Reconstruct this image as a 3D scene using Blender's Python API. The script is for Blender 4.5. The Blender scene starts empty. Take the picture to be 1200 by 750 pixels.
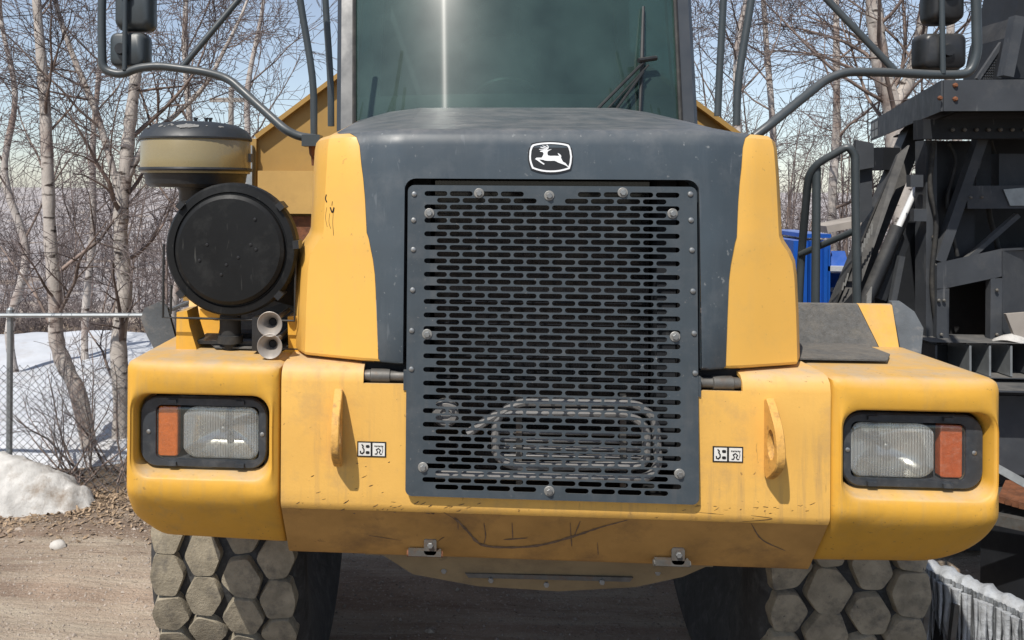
import bpy, bmesh, math, random
import numpy as np
from mathutils import Vector, Matrix
V = Vector
rad = math.radians
random.seed(7)
S = bpy.context.scene

# ------------------------------------------------------------------ camera
CAM = V((-0.318, -2.506, 1.90)); YAW = rad(-3.62); ROLL = rad(0.37)
FPX, CX, CY, W0, H0 = 950.0, 464.3, 218.2, 1200.0, 750.0
fw = V((math.sin(YAW), math.cos(YAW), 0)); rt0 = V((math.cos(YAW), -math.sin(YAW), 0)); up0 = V((0, 0, 1))
rt = rt0*math.cos(ROLL) + up0*math.sin(ROLL); up = up0*math.cos(ROLL) - rt0*math.sin(ROLL)
cd = bpy.data.cameras.new('camera'); cam = bpy.data.objects.new('camera', cd); S.collection.objects.link(cam)
cd.sensor_fit = 'HORIZONTAL'; cd.sensor_width = 36; cd.lens = FPX/W0*36
cd.shift_x = (W0/2-CX)/W0; cd.shift_y = (CY-H0/2)/W0
cd.clip_start = 0.05; cd.clip_end = 2000
cam.matrix_world = Matrix(((rt.x, up.x, -fw.x, CAM.x), (rt.y, up.y, -fw.y, CAM.y), (rt.z, up.z, -fw.z, CAM.z), (0, 0, 0, 1)))
S.camera = cam

# ------------------------------------------------------------------ light
SUN = V((-0.062, -0.115, 0.175)).normalized()
el = math.asin(SUN.z); az = math.atan2(SUN.x, SUN.y)
wd = bpy.data.worlds.new('World'); S.world = wd; wd.use_nodes = True
nt = wd.node_tree; bg = nt.nodes['Background']; sky = nt.nodes.new('ShaderNodeTexSky')
sky.sky_type = 'NISHITA'; sky.sun_disc = False; sky.sun_elevation = el; sky.sun_rotation = az
sky.air_density = 1.0; sky.dust_density = 0.3; sky.ozone_density = 4.5
hs = nt.nodes.new('ShaderNodeHueSaturation'); hs.inputs['Saturation'].default_value = .66; nt.links.new(sky.outputs[0], hs.inputs['Color']); nt.links.new(hs.outputs[0], bg.inputs[0]); bg.inputs[1].default_value = 0.13
ld = bpy.data.lights.new('sun', 'SUN'); ld.energy = 5.0; ld.angle = rad(0.53); ld.color = (1, .95, .87)
so = bpy.data.objects.new('sun', ld); S.collection.objects.link(so); so.location = (0, 0, 20)
so.rotation_euler = SUN.to_track_quat('Z', 'Y').to_euler()
S.view_settings.view_transform = 'Standard'; S.view_settings.look = 'None'
S.view_settings.exposure = 0.02; S.view_settings.gamma = 1.0; S.view_settings.use_curve_mapping = False

# ------------------------------------------------------------------ where a ray from the eye meets a plane
def ray(px, py): return (fw*FPX + rt*(px-CX) - up*(py-CY)).normalized()
def at(px, py, Y):
    d = ray(px, py); return CAM + d*((Y-CAM.y)/d.y)
def atZ(px, py, Z):
    d = ray(px, py); return CAM + d*((Z-CAM.z)/d.z)
def atP(px, py, p, n):
    d = ray(px, py); return CAM + d*((p-CAM).dot(n)/d.dot(n))

GZ = -0.36            # level of the yard; the eye is 2.26 m above it
# ------------------------------------------------------------------ materials
MATS = {}
def mat(name, col, rough=.5, metal=0., var=.12, vs=4., bump=None, coat=0., dust=None, grime=None, scr=None, spec=.5, col2=None, streak=None, speck=None):
    m = bpy.data.materials.new(name); m.use_nodes = True; MATS[name] = m
    N = m.node_tree.nodes; L = m.node_tree.links; b = N['Principled BSDF']
    b.inputs['Roughness'].default_value = rough; b.inputs['Metallic'].default_value = metal
    b.inputs['Coat Weight'].default_value = coat; b.inputs['Coat Roughness'].default_value = .12
    b.inputs['Specular IOR Level'].default_value = spec
    tc = N.new('ShaderNodeTexCoord'); co = tc.outputs['Object']
    geo = N.new('ShaderNodeNewGeometry'); wpos = geo.outputs['Position']
    def noise(sc, det=6, ro=.6, vec=None, dist=0):
        n = N.new('ShaderNodeTexNoise'); n.inputs['Scale'].default_value = sc; n.inputs['Detail'].default_value = det
        n.inputs['Roughness'].default_value = ro; n.inputs['Distortion'].default_value = dist
        L.new(vec or wpos, n.inputs['Vector']); return n.outputs['Fac']
    def ramp(f, a, c, va=0., vb=1.):
        r = N.new('ShaderNodeMapRange'); r.inputs[1].default_value = a; r.inputs[2].default_value = c
        r.inputs[3].default_value = va; r.inputs[4].default_value = vb; L.new(f, r.inputs[0]); return r.outputs[0]
    def mix(f, a, c):
        x = N.new('ShaderNodeMix'); x.data_type = 'RGBA'
        if isinstance(f, (int, float)): x.inputs[0].default_value = f
        else: L.new(f, x.inputs[0])
        for i, q in ((6, a), (7, c)):
            if isinstance(q, (tuple, list)): x.inputs[i].default_value = (*q, 1)
            else: L.new(q, x.inputs[i])
        return x.outputs[2]
    def mul(a, c):
        x = N.new('ShaderNodeMath'); x.operation = 'MULTIPLY'; L.new(a, x.inputs[0])
        if isinstance(c, (int, float)): x.inputs[1].default_value = c
        else: L.new(c, x.inputs[1])
        return x.outputs[0]
    lo = tuple(max(0, q*(1-var)) for q in col); hi = tuple(min(1, q*(1+var)) for q in (col2 or col))
    c = mix(ramp(noise(vs), .3, .7), lo, hi)
    if grime:
        gc, ga, gs = grime
        f = mul(ramp(noise(gs, 8, .7), .5, .72), ga); c = mix(f, c, gc)
    if dust:
        dc, da = dust
        sx = N.new('ShaderNodeSeparateXYZ'); L.new(geo.outputs['Normal'], sx.inputs[0])
        f = mul(mul(ramp(sx.outputs[2], .15, .9), da), ramp(noise(9, 8, .7), .25, .65)); c = mix(f, c, dc)
    if scr:
        sc_col, amt, sc = scr
        mp = N.new('ShaderNodeMapping'); mp.inputs['Scale'].default_value = (sc, sc, sc*.16); mp.inputs['Rotation'].default_value = (0, .5, .3); L.new(wpos, mp.inputs[0])
        f = mul(ramp(noise(1., 3, .5, mp.outputs[0], .6), .66, .70), amt)
        f = mul(f, ramp(noise(2.3, 2), .45, .6)); c = mix(f, c, sc_col)
    if streak:
        kc, ka = streak
        mp = N.new('ShaderNodeMapping'); mp.inputs['Scale'].default_value = (34, 34, 2.2); L.new(wpos, mp.inputs[0])
        f = mul(mul(ramp(noise(1., 6, .65, mp.outputs[0]), .5, .75), ka), ramp(noise(2.7, 4), .4, .62)); c = mix(f, c, kc)
    if speck:
        kc, ka, ks = speck
        f = mul(mul(ramp(noise(ks, 3, .55), .67, .71), ka), ramp(noise(4.1, 3), .42, .6)); c = mix(f, c, kc)
    L.new(c, b.inputs['Base Color'])
    L.new(ramp(noise(vs*2.3), .25, .75, max(.02, rough-.1), min(1, rough+.12)), b.inputs['Roughness'])
    if bump:
        bs, bst = bump; bn = N.new('ShaderNodeBump'); bn.inputs['Strength'].default_value = bst; bn.inputs['Distance'].default_value = .01
        L.new(noise(bs, 8, .65), bn.inputs['Height']); L.new(bn.outputs[0], b.inputs['Normal'])
    return m

DUST = (.42, .35, .26)
mat('yellow', (.66, .355, .048), .55, var=.06, vs=5, dust=(DUST, .8), grime=((.40, .24, .07), .45, 6), bump=(60, .06), spec=.35, streak=((.45, .30, .12), .75), speck=((.22, .13, .05), .7, 70))
mat('yellow_steel', (.72, .415, .10), .58, var=.07, vs=4, dust=(DUST, .8), grime=((.42, .27, .12), .7, 5), scr=((.20, .11, .05), .5, 40), bump=(90, .08), spec=.35, streak=((.42, .26, .11), .85), speck=((.17, .09, .04), .85, 60))
mat('yellow_scuffed_shade', (.48, .27, .085), .7, var=.16, vs=6, grime=((.20, .12, .06), .75, 5), scr=((.10, .06, .04), .9, 22), bump=(90, .1), spec=.25)  # scuffs and dirt, plus the downward face's shade darkened into the yellow
mat('yellow_hood', (.74, .415, .085), .45, var=.04, vs=3, dust=(DUST, .5), grime=((.50, .33, .12), .3, 5), spec=.4, streak=((.55, .36, .13), .5), speck=((.3, .18, .07), .6, 80))
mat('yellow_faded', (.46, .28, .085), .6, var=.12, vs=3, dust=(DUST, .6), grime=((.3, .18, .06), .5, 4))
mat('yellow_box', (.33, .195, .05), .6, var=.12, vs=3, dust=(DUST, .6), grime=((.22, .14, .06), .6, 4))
mat('yellow_rust', (.62, .34, .08), .65, var=.06, vs=9, grime=((.14, .075, .045), .95, 22), bump=(70, .3))
mat('grey_hood', (.050, .066, .080), .40, var=.10, vs=5, dust=((.22, .21, .20), .55), grime=((.13, .14, .15), .35, 9), scr=((.2, .22, .24), .25, 40), speck=((.26, .27, .27), .6, 60), streak=((.10, .115, .13), .4))
mat('grille_grey', (.046, .059, .070), .45, var=.12, vs=7, dust=((.2, .19, .17), .4), grime=((.10, .105, .11), .45, 12), streak=((.10, .10, .10), .5), speck=((.2, .19, .18), .6, 90))
mat('rail_grey', (.042, .052, .058), .42, var=.12, vs=8, dust=((.2, .19, .18), .4))
mat('pillar_grey', (.036, .042, .05), .42, var=.08)
mat('black_plastic', (.014, .015, .017), .42, var=.2, vs=9, dust=((.14, .13, .11), .35), grime=((.06, .06, .06), .35, 14))
mat('black_cover', (.008, .0085, .009), .5, spec=.25, var=.25, vs=6, grime=((.05, .05, .048), .5, 7), scr=((.12, .12, .11), .35, 80))
mat('black_rubber', (.02, .02, .02), .75, var=.2, vs=10, grime=((.10, .09, .075), .5, 9))
mat('mud_flap', (.085, .095, .105), .75, var=.25, vs=9, grime=((.24, .22, .2), .7, 12), bump=(120, .2))
mat('non_slip', (.085, .088, .09), .9, var=.3, vs=60, bump=(240, .6), dust=(DUST, .25), grime=((.2, .18, .15), .5, 12))
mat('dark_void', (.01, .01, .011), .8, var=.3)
mat('steel', (.32, .33, .33), .42, .75, var=.2, vs=20, grime=((.2, .15, .1), .4, 40))
mat('steel_dull', (.13, .125, .115), .55, .5, var=.25, vs=20, grime=((.14, .08, .045), .7, 26))
mat('washer', (.27, .265, .25), .5, .35, var=.15, vs=60)
mat('chrome', (.75, .76, .78), .15, 1., var=.05)
mat('horn_metal', (.34, .31, .28), .5, .35, var=.2, vs=30, grime=((.3, .22, .15), .6, 30))
mat('bowl_tan', (.25, .20, .10), .28, var=.07, vs=6, dust=(DUST, .3), coat=.4)
mat('lid_black', (.028, .032, .037), .5, var=.2, vs=8, grime=((.55, .55, .52), .0, 26))
mat('hose_grey', (.20, .195, .19), .5, .15, var=.25, vs=40, grime=((.1, .08, .06), .5, 40))
mat('fin_dark', (.012, .0125, .016), .5, .2, var=.3, vs=40)
mat('white_print', (.72, .71, .67), .5, var=.05, grime=((.4, .33, .22), .3, 60))
mat('black_print', (.012, .012, .013), .45, var=.05)
mat('emblem_white', (.78, .79, .80), .35, var=.03)
mat('amber', (.52, .115, .006), .18, var=.15, vs=60, coat=.8, bump=(160, .25))
mat('red_lens', (.45, .095, .025), .18, var=.15, vs=60, coat=.8, bump=(160, .25), grime=((.55, .40, .3), .3, 40))
mat('bezel', (.034, .04, .048), .45, var=.25, vs=16, grime=((.12, .12, .12), .5, 24))
mat('machine_dark', (.017, .019, .023), .6, spec=.3, var=.25, vs=3, dust=((.26, .24, .21), .6), grime=((.04, .043, .047), .5, 5), scr=((.15, .15, .15), .3, 30))
mat('machine_grey', (.048, .053, .061), .6, spec=.3, var=.2, vs=4, dust=((.26, .24, .21), .5), grime=((.10, .10, .10), .5, 6), scr=((.25, .25, .25), .3, 30))
mat('rust', (.16, .06, .026), .8, var=.4, vs=16, grime=((.04, .025, .02), .7, 18), bump=(50, .5))
mat('blue', (.012, .09, .42), .38, var=.1, vs=6, dust=((.7, .72, .75), .3))
mat('galv', (.30, .32, .33), .45, .6, var=.15, vs=20)
mat('wire', (.15, .155, .16), .5, .4, var=.2, vs=30)
mat('rubber_tread', (.27, .235, .175), .9, var=.3, vs=12, grime=((.085, .08, .075), .8, 14), speck=((.05, .05, .05), .8, 60), bump=(90, .5), spec=.2)
mat('tyre_black', (.030, .031, .032), .75, var=.35, vs=10, grime=((.15, .15, .15), .5, 13), bump=(40, .3))
mat('scratch_brown', (.17, .115, .075), .7, var=.4, vs=60)
mat('seat', (.04, .045, .05), .8, var=.2)
mat('wood_pole', (.30, .27, .24), .85, var=.25, vs=3)
mat('pan_brown', (.26, .20, .115), .7, var=.18, vs=5, grime=((.13, .10, .07), .6, 8), scr=((.08, .06, .04), .6, 20))

def flute_mat(name, col, metal, rough, sc, strength, axis='X'):
    m = mat(name, col, rough, metal, var=.18, vs=9, coat=1.)
    N = m.node_tree.nodes; L = m.node_tree.links; b = N['Principled BSDF']
    w = N.new('ShaderNodeTexWave'); w.bands_direction = axis; w.inputs['Scale'].default_value = sc; w.inputs['Distortion'].default_value = .25
    g = N.new('ShaderNodeNewGeometry'); L.new(g.outputs['Position'], w.inputs['Vector'])
    bn = N.new('ShaderNodeBump'); bn.inputs['Strength'].default_value = strength; bn.inputs['Distance'].default_value = .004
    L.new(w.outputs['Fac'], bn.inputs['Height']); L.new(bn.outputs[0], b.inputs['Normal'])
    return m
flute_mat('lens', (.52, .53, .51), .3, .28, 36, .7)
flute_mat('core', (.008, .0085, .011), .2, .5, 60, 1.)
ROTA = 0.0
def glass_mat(name, tint, dustc, dusta, rough=.03, film=0):
    m = bpy.data.materials.new(name); m.use_nodes = True; MATS[name] = m
    N = m.node_tree.nodes; L = m.node_tree.links
    for n in list(N):
        if n.type != 'OUTPUT_MATERIAL': N.remove(n)
    out = [n for n in N if n.type == 'OUTPUT_MATERIAL'][0]
    t = N.new('ShaderNodeBsdfTransparent'); t.inputs[0].default_value = (*tint, 1)
    g = N.new('ShaderNodeBsdfGlossy'); g.inputs['Roughness'].default_value = rough; g.inputs[0].default_value = (.86, 1, .97, 1)
    lw = N.new('ShaderNodeLayerWeight'); pw = N.new('ShaderNodeMath'); pw.operation = 'POWER'; pw.inputs[1].default_value = 4; L.new(lw.outputs['Facing'], pw.inputs[0])
    f = N.new('ShaderNodeMapRange'); f.inputs[3].default_value = .055; L.new(pw.outputs[0], f.inputs[0])
    x = N.new('ShaderNodeMixShader'); L.new(f.outputs[0], x.inputs[0]); L.new(t.outputs[0], x.inputs[1]); L.new(g.outputs[0], x.inputs[2])
    d = N.new('ShaderNodeBsdfPrincipled'); d.inputs['Base Color'].default_value = (*dustc, 1); d.inputs['Roughness'].default_value = .38
    ge = N.new('ShaderNodeNewGeometry'); n = N.new('ShaderNodeTexNoise'); n.inputs['Scale'].default_value = 5; n.inputs['Detail'].default_value = 7
    L.new(ge.outputs['Position'], n.inputs['Vector'])
    r = N.new('ShaderNodeMapRange'); r.inputs[1].default_value = .3; r.inputs[2].default_value = .75; r.inputs[3].default_value = dusta*.75; r.inputs[4].default_value = dusta*1.35; L.new(n.outputs[0], r.inputs[0])
    y = N.new('ShaderNodeMixShader'); L.new(r.outputs[0], y.inputs[0]); L.new(x.outputs[0], y.inputs[1]); L.new(d.outputs[0], y.inputs[2])
    if film:
        g2 = N.new('ShaderNodeBsdfGlossy'); g2.inputs['Roughness'].default_value = .21; z = N.new('ShaderNodeMixShader'); z.inputs[0].default_value = film
        L.new(y.outputs[0], z.inputs[1]); L.new(g2.outputs[0], z.inputs[2]); y = z
        g3 = N.new('ShaderNodeBsdfGlossy'); g3.inputs['Roughness'].default_value = .22; g3.inputs['Anisotropy'].default_value = .86; g3.inputs['Rotation'].default_value = ROTA
        tg = N.new('ShaderNodeCombineXYZ'); tg.inputs[0].default_value = 1; L.new(tg.outputs[0], g3.inputs['Tangent'])
        z = N.new('ShaderNodeMixShader'); z.inputs[0].default_value = film*.3; L.new(y.outputs[0], z.inputs[1]); L.new(g3.outputs[0], z.inputs[2]); y = z
    L.new(y.outputs[0], out.inputs[0]); return m
glass_mat('windscreen', (.26, .38, .35), (.19, .34, .30), .125, film=.012)
glass_mat('side_glass', (.35, .45, .42), (.22, .30, .28), .10)
mat('mirror_bowl', (.72, .72, .70), .22, .9, var=.15, vs=30)
m = glass_mat('lens_glass', (.88, .89, .87), (.62, .62, .60), .30)
N = m.node_tree.nodes; L = m.node_tree.links
wv = N.new('ShaderNodeTexWave'); wv.inputs['Scale'].default_value = 38; wv.inputs['Distortion'].default_value = .3
gg = N.new('ShaderNodeNewGeometry'); L.new(gg.outputs['Position'], wv.inputs['Vector'])
bb_ = N.new('ShaderNodeBump'); bb_.inputs['Distance'].default_value = .004; bb_.inputs['Strength'].default_value = .9; L.new(wv.outputs['Fac'], bb_.inputs['Height'])
for n in N:
    if n.type in ('BSDF_GLOSSY', 'BSDF_PRINCIPLED'): L.new(bb_.outputs[0], n.inputs['Normal'])
glass_mat('lamp_cover', (.97, .97, .97), (.6, .6, .58), .03)

# ------------------------------------------------------------------ mesh helpers
WORLD = {}
class MB:
    def __init__(s): s.v = []; s.f = []
    def add(s, vs, fs):
        o = len(s.v); s.v += [V(p) for p in vs]; s.f += [tuple(i+o for i in f) for f in fs]; return s
    def box(s, c, h, M=None):
        c = V(c); P = [V((x*h[0], y*h[1], z*h[2])) for x in (-1, 1) for y in (-1, 1) for z in (-1, 1)]
        if M is not None: P = [M @ p for p in P]
        return s.add([p+c for p in P], [(0, 1, 3, 2), (4, 6, 7, 5), (0, 4, 5, 1), (2, 3, 7, 6), (0, 2, 6, 4), (1, 5, 7, 3)])
    def beam(s, a, b, w, h, upv=(0, 0, 1)):
        a = V(a); b = V(b); d = (b-a); l = d.length; d.normalize(); u = V(upv)
        if abs(d.dot(u)) > .97: u = V((0, 1, 0))
        x = d.cross(u).normalized(); z = x.cross(d).normalized()
        M = Matrix((x, d, z)).transposed()
        return s.box((a+b)/2, (w/2, l/2, h/2), M)
    def loft(s, loops, cap0=True, cap1=True, closed=True):
        n = len(loops[0]); o = len(s.v)
        for l in loops: s.v += [V(p) for p in l]
        for k in range(len(loops)-1):
            for i in range(n if closed else n-1):
                j = (i+1) % n; s.f.append((o+k*n+i, o+k*n+j, o+(k+1)*n+j, o+(k+1)*n+i))
        if cap0: s.f.append(tuple(o+i for i in reversed(range(n))))
        if cap1: s.f.append(tuple(o+(len(loops)-1)*n+i for i in range(n)))
        return s
    def tube(s, path, r, n=10, caps=True):
        P = [V(p) for p in path]; R = r if isinstance(r, (list, tuple)) else [r]*len(P)
        t = (P[1]-P[0]).normalized(); u = V((0, 0, 1)) if abs(t.z) < .9 else V((1, 0, 0))
        x = t.cross(u).normalized(); loops = []
        for i, p in enumerate(P):
            t = (P[min(i+1, len(P)-1)]-P[max(i-1, 0)]).normalized()
            x = (x - t*x.dot(t)).normalized(); y = t.cross(x)
            loops.append([p + (x*math.cos(2*math.pi*k/n)+y*math.sin(2*math.pi*k/n))*R[i] for k in range(n)])
        return s.loft(loops, caps, caps)
    def lathe(s, prof, c, axis='Y', n=40, cap0=True, cap1=True):
        c = V(c); loops = []
        for r, h in prof:
            l = []
            for k in range(n):
                a = 2*math.pi*k/n; x, y = r*math.cos(a), r*math.sin(a)
                l.append(c + (V((x, h, y)) if axis == 'Y' else V((x, y, h)) if axis == 'Z' else V((h, x, y))))
            loops.append(l)
        return s.loft(loops, cap0, cap1)
    def prism(s, pts, d):
        n = len(pts); P = [V(p) for p in pts]; d = V(d)
        return s.loft([P, [p+d for p in P]])
    def grid(s, rows, skip=None):
        m = len(rows[0]); o = len(s.v)
        for r in rows: s.v += [V(p) for p in r]
        for i in range(len(rows)-1):
            for j in range(m-1):
                if skip and skip(i, j): continue
                s.f.append((o+i*m+j, o+i*m+j+1, o+(i+1)*m+j+1, o+(i+1)*m+j))
        return s
    def mesh(s, name, m, smooth=35, origin=V((0, 0, 0))):
        me = bpy.data.meshes.new(name); me.from_pydata([tuple(p-origin) for p in s.v], [], s.f); me.validate()
        me.materials.append(MATS[m]); fix(me, smooth); return me
    def build(s, name, m, parent=None, smooth=35, thick=0):
        lo = V([min(p[i] for p in s.v) for i in range(3)]); hi = V([max(p[i] for p in s.v) for i in range(3)])
        c = (lo+hi)/2; me = s.mesh(name, m, smooth, c)
        o = link(name, me, c, parent)
        if thick:
            if sum(p.normal.y*p.area for p in me.polygons) > 0: me.flip_normals()
            md = o.modifiers.new('shell', 'SOLIDIFY'); md.thickness = thick; md.offset = -1; es = o.modifiers.new('edges', 'EDGE_SPLIT'); es.split_angle = rad(34)
        return o
def fix(me, smooth):
    bm = bmesh.new(); bm.from_mesh(me); bmesh.ops.remove_doubles(bm, verts=bm.verts, dist=1e-5)
    bmesh.ops.recalc_face_normals(bm, faces=bm.faces); bm.to_mesh(me); bm.free()
    if smooth:
        me.shade_smooth(); me.set_sharp_from_angle(angle=rad(smooth))
def link(name, data, loc, parent=None, rot=None):
    o = bpy.data.objects.new(name, data); S.collection.objects.link(o)
    loc = V(loc); WORLD[o.name] = loc
    if parent is not None: o.parent = parent; o.location = loc - WORLD[parent.name]
    else: o.location = loc
    if rot is not None: o.rotation_euler = rot
    return o
def thing(name, label, cat, loc=(0, 0, 0), group=None):
    return tag(link(name, None, loc), label, cat, group)
def tag(o, label, cat, group=None, kind=None):
    if label: o['label'] = label
    if cat: o['category'] = cat
    if group: o['group'] = group
    if kind: o['kind'] = kind
    return o
def struct(o): o['kind'] = 'structure'; return o
def cr(pts, n=6):
    P = [V(p) for p in pts]; P = [P[0]*2-P[1]] + P + [P[-1]*2-P[-2]]; out = []
    for i in range(1, len(P)-2):
        a, b, c, d = P[i-1:i+3]
        for k in range(n):
            t = k/n; out.append(.5*((2*b)+(c-a)*t+(2*a-5*b+4*c-d)*t*t+(3*b-a-3*c+d)*t**3))
    return out+[P[-2]]
def bend(pts, r=.06, n=5):
    P = [V(p) for p in pts]; out = [P[0]]
    for i in range(1, len(P)-1):
        a = (P[i-1]-P[i]); b = (P[i+1]-P[i]); k = min(r, a.length*.45, b.length*.45); a = P[i]+a.normalized()*k; b = P[i]+b.normalized()*k
        for j in range(n+1):
            t = j/n; out.append(a*(1-t)**2+P[i]*2*t*(1-t)+b*t*t)
    return out+[P[-1]]
def rrect(hx, hz, r, n=6):
    o = []
    for cx, cz, a0 in ((hx-r, hz-r, 0), (-hx+r, hz-r, 90), (-hx+r, -hz+r, 180), (hx-r, -hz+r, 270)):
        for k in range(n+1):
            a = rad(a0+90*k/n); o.append((cx+r*math.cos(a), cz+r*math.sin(a)))
    return o
def polar(poly, c, N):
    out = []; n = len(poly)
    for k in range(N):
        a = 2*math.pi*k/N; dx, dz = math.cos(a), math.sin(a); best = None
        for i in range(n):
            x0, z0 = poly[i][0]-c[0], poly[i][1]-c[1]; x1, z1 = poly[(i+1) % n][0]-c[0], poly[(i+1) % n][1]-c[1]
            ex, ez = x1-x0, z1-z0; den = dx*ez-dz*ex
            if abs(den) < 1e-12: continue
            t = (x0*ez-z0*ex)/den; u = (x0*dz-z0*dx)/den
            if t > 0 and -1e-9 <= u <= 1+1e-9: best = t if best is None else max(best, t)
        out.append(best)
    return out
def fillet(poly, rs, n=5):
    out = []; m = len(poly)
    for i in range(m):
        p = V((*poly[i], 0)); a = V((*poly[i-1], 0))-p; b = V((*poly[(i+1) % m], 0))-p; r = rs[i]
        k = min(r, a.length*.49, b.length*.49); A = p+a.normalized()*k; B = p+b.normalized()*k
        for j in range(n+1):
            t = j/n; q = A*(1-t)**2+p*2*t*(1-t)+B*t*t; out.append((q.x, q.y))
    return out

# ================================================================== SETTING
rng = np.random.default_rng(11)
def wob(x, y, sc, seed=0):
    r = np.random.default_rng(seed); o = np.zeros_like(x)
    for k in range(10):
        a = r.uniform(0, 2*np.pi); f = sc*r.uniform(.5, 2.6); p = r.uniform(0, 6.28)
        o += np.sin((x*np.cos(a)+y*np.sin(a))*f+p)/(1+.6*k)
    return o/2.2
FEN0 = atZ(-180, 581, GZ+.02); FEN1 = atZ(183, 577, GZ+.02)      # foot of the fence
FH = 1.31
def fence_y(x): return FEN0.y + (FEN1.y-FEN0.y)*(x-FEN0.x)/(FEN1.x-FEN0.x)
def ground_h(x, y):
    h = .012*wob(x, y, 2.2, 1) + .006*wob(x, y, 9, 2)
    # ruts left by wheels that crossed in front of the truck
    h += -.02*np.exp(-((y-1.05-.06*x)/.16)**2) - .018*np.exp(-((y-1.75-.03*x)/.2)**2)
    far = np.clip((np.hypot(x, y)-8)/20, 0, 1)
    return GZ + np.where(np.hypot(x, y) > 40, -.6, h*(1-far) - .1*far)
def np_mesh(name, v, f, m, smooth=True):
    v = np.asarray(v, np.float32).reshape(-1, 3); f = np.asarray(f, np.int32)
    me = bpy.data.meshes.new(name); me.vertices.add(len(v)); me.vertices.foreach_set('co', v.ravel())
    k = f.shape[1]; me.loops.add(f.size); me.loops.foreach_set('vertex_index', f.ravel())
    me.polygons.add(len(f)); me.polygons.foreach_set('loop_start', np.arange(0, f.size, k, dtype=np.int32))
    me.polygons.foreach_set('use_smooth', np.full(len(f), smooth, dtype=bool))
    for q in (m if isinstance(m, (list, tuple)) else [m]): me.materials.append(MATS[q])
    me.update(calc_edges=True); me.validate(); return me
def sheet(name, xs, ys, hf, m):
    X, Y = np.meshgrid(xs, ys); Z = hf(X, Y); n = len(xs); k = len(ys)
    I = np.arange(n*k).reshape(k, n); F = np.stack([I[:-1, :-1], I[:-1, 1:], I[1:, 1:], I[1:, :-1]], -1).reshape(-1, 4)
    return np_mesh(name, np.stack([X, Y, Z], -1), F, m)

def ground_mat():
    m = mat('dirt', (.33, .24, .18), .95, var=.25, vs=1.3, col2=(.40, .30, .225), spec=.15)
    N = m.node_tree.nodes; L = m.node_tree.links; b = N['Principled BSDF']
    g = N.new('ShaderNodeNewGeometry')
    def noise(sc, det, ro, v=None, di=0):
        n = N.new('ShaderNodeTexNoise'); n.inputs['Scale'].default_value = sc; n.inputs['Detail'].default_value = det; n.inputs['Roughness'].default_value = ro; n.inputs['Distortion'].default_value = di
        L.new(v or g.outputs['Position'], n.inputs[0]); return n.outputs[0]
    def ramp(f, a, c, x=0., y=1.):
        r = N.new('ShaderNodeMapRange'); r.inputs[1].default_value = a; r.inputs[2].default_value = c; r.inputs[3].default_value = x; r.inputs[4].default_value = y; L.new(f, r.inputs[0]); return r.outputs[0]
    def mix(f, a, c, k=1.):
        x = N.new('ShaderNodeMix'); x.data_type = 'RGBA'; L.new(f, x.inputs[0])
        for i, q in ((6, a), (7, c)):
            if isinstance(q, tuple): x.inputs[i].default_value = (*q, 1)
            else: L.new(q, x.inputs[i])
        return x.outputs[2]
    base = b.inputs['Base Color'].links[0].from_socket
    mp = N.new('ShaderNodeMapping'); mp.inputs['Scale'].default_value = (.35, 3.2, 1); mp.inputs['Rotation'].default_value = (0, 0, .05); L.new(g.outputs['Position'], mp.inputs[0])
    c = mix(ramp(noise(1.6, 5, .6, mp.outputs[0], .4), .42, .66), base, (.52, .44, .34))       # pale dried silt in the tracks
    c = mix(ramp(noise(2.2, 8, .75, mp.outputs[0], .5), .54, .72), c, (.25, .17, .125))          # damp
    c = mix(ramp(noise(55, 4, .7), .56, .70), c, (.58, .49, .41))
    c = mix(ramp(noise(38, 4, .7), .60, .72), c, (.10, .075, .06))
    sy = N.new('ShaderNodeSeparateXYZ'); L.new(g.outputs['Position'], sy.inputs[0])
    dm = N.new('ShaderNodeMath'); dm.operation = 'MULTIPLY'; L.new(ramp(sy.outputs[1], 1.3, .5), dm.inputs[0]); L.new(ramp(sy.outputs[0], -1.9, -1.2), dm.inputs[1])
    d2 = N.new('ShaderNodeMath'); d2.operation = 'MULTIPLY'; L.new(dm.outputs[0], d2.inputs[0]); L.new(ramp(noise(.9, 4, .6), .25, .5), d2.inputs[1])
    c = mix(d2.outputs[0], c, (.10, .075, .058))  # ground out of view before the truck, darkened to cut bounce light
    # old snow lies over the far ground
    sn = N.new('ShaderNodeMath'); sn.operation = 'MULTIPLY'; L.new(ramp(sy.outputs[1], 9.5, 13), sn.inputs[0]); L.new(ramp(noise(.35, 5, .6), .3, .45), sn.inputs[1])
    c = mix(sn.outputs[0], c, (.37, .345, .345))
    # leaf mould beside the fence
    sx = N.new('ShaderNodeSeparateXYZ'); L.new(g.outputs['Position'], sx.inputs[0])
    f = ramp(sx.outputs[1], 2.2, 3.0); f_ = N.new('ShaderNodeMath'); f_.operation = 'MULTIPLY'; L.new(f, f_.inputs[0]); L.new(ramp(sx.outputs[1], 11, 9), f_.inputs[1]); f = f_.outputs[0]
    n2 = N.new('ShaderNodeMath'); n2.operation = 'MULTIPLY'; L.new(f, n2.inputs[0]); L.new(ramp(noise(3, 5, .7), .3, .6), n2.inputs[1])
    c = mix(n2.outputs[0], c, (.135, .098, .07))
    L.new(c, b.inputs['Base Color'])
    bn = N.new('ShaderNodeBump'); bn.inputs['Strength'].default_value = .9; bn.inputs['Distance'].default_value = .02
    ad = N.new('ShaderNodeMath'); L.new(noise(45, 6, .75), ad.inputs[0]); L.new(noise(9, 6, .7, mp.outputs[0]), ad.inputs[1])
    L.new(ad.outputs[0], bn.inputs['Height']); L.new(bn.outputs[0], b.inputs['Normal'])
ground_mat()
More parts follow.
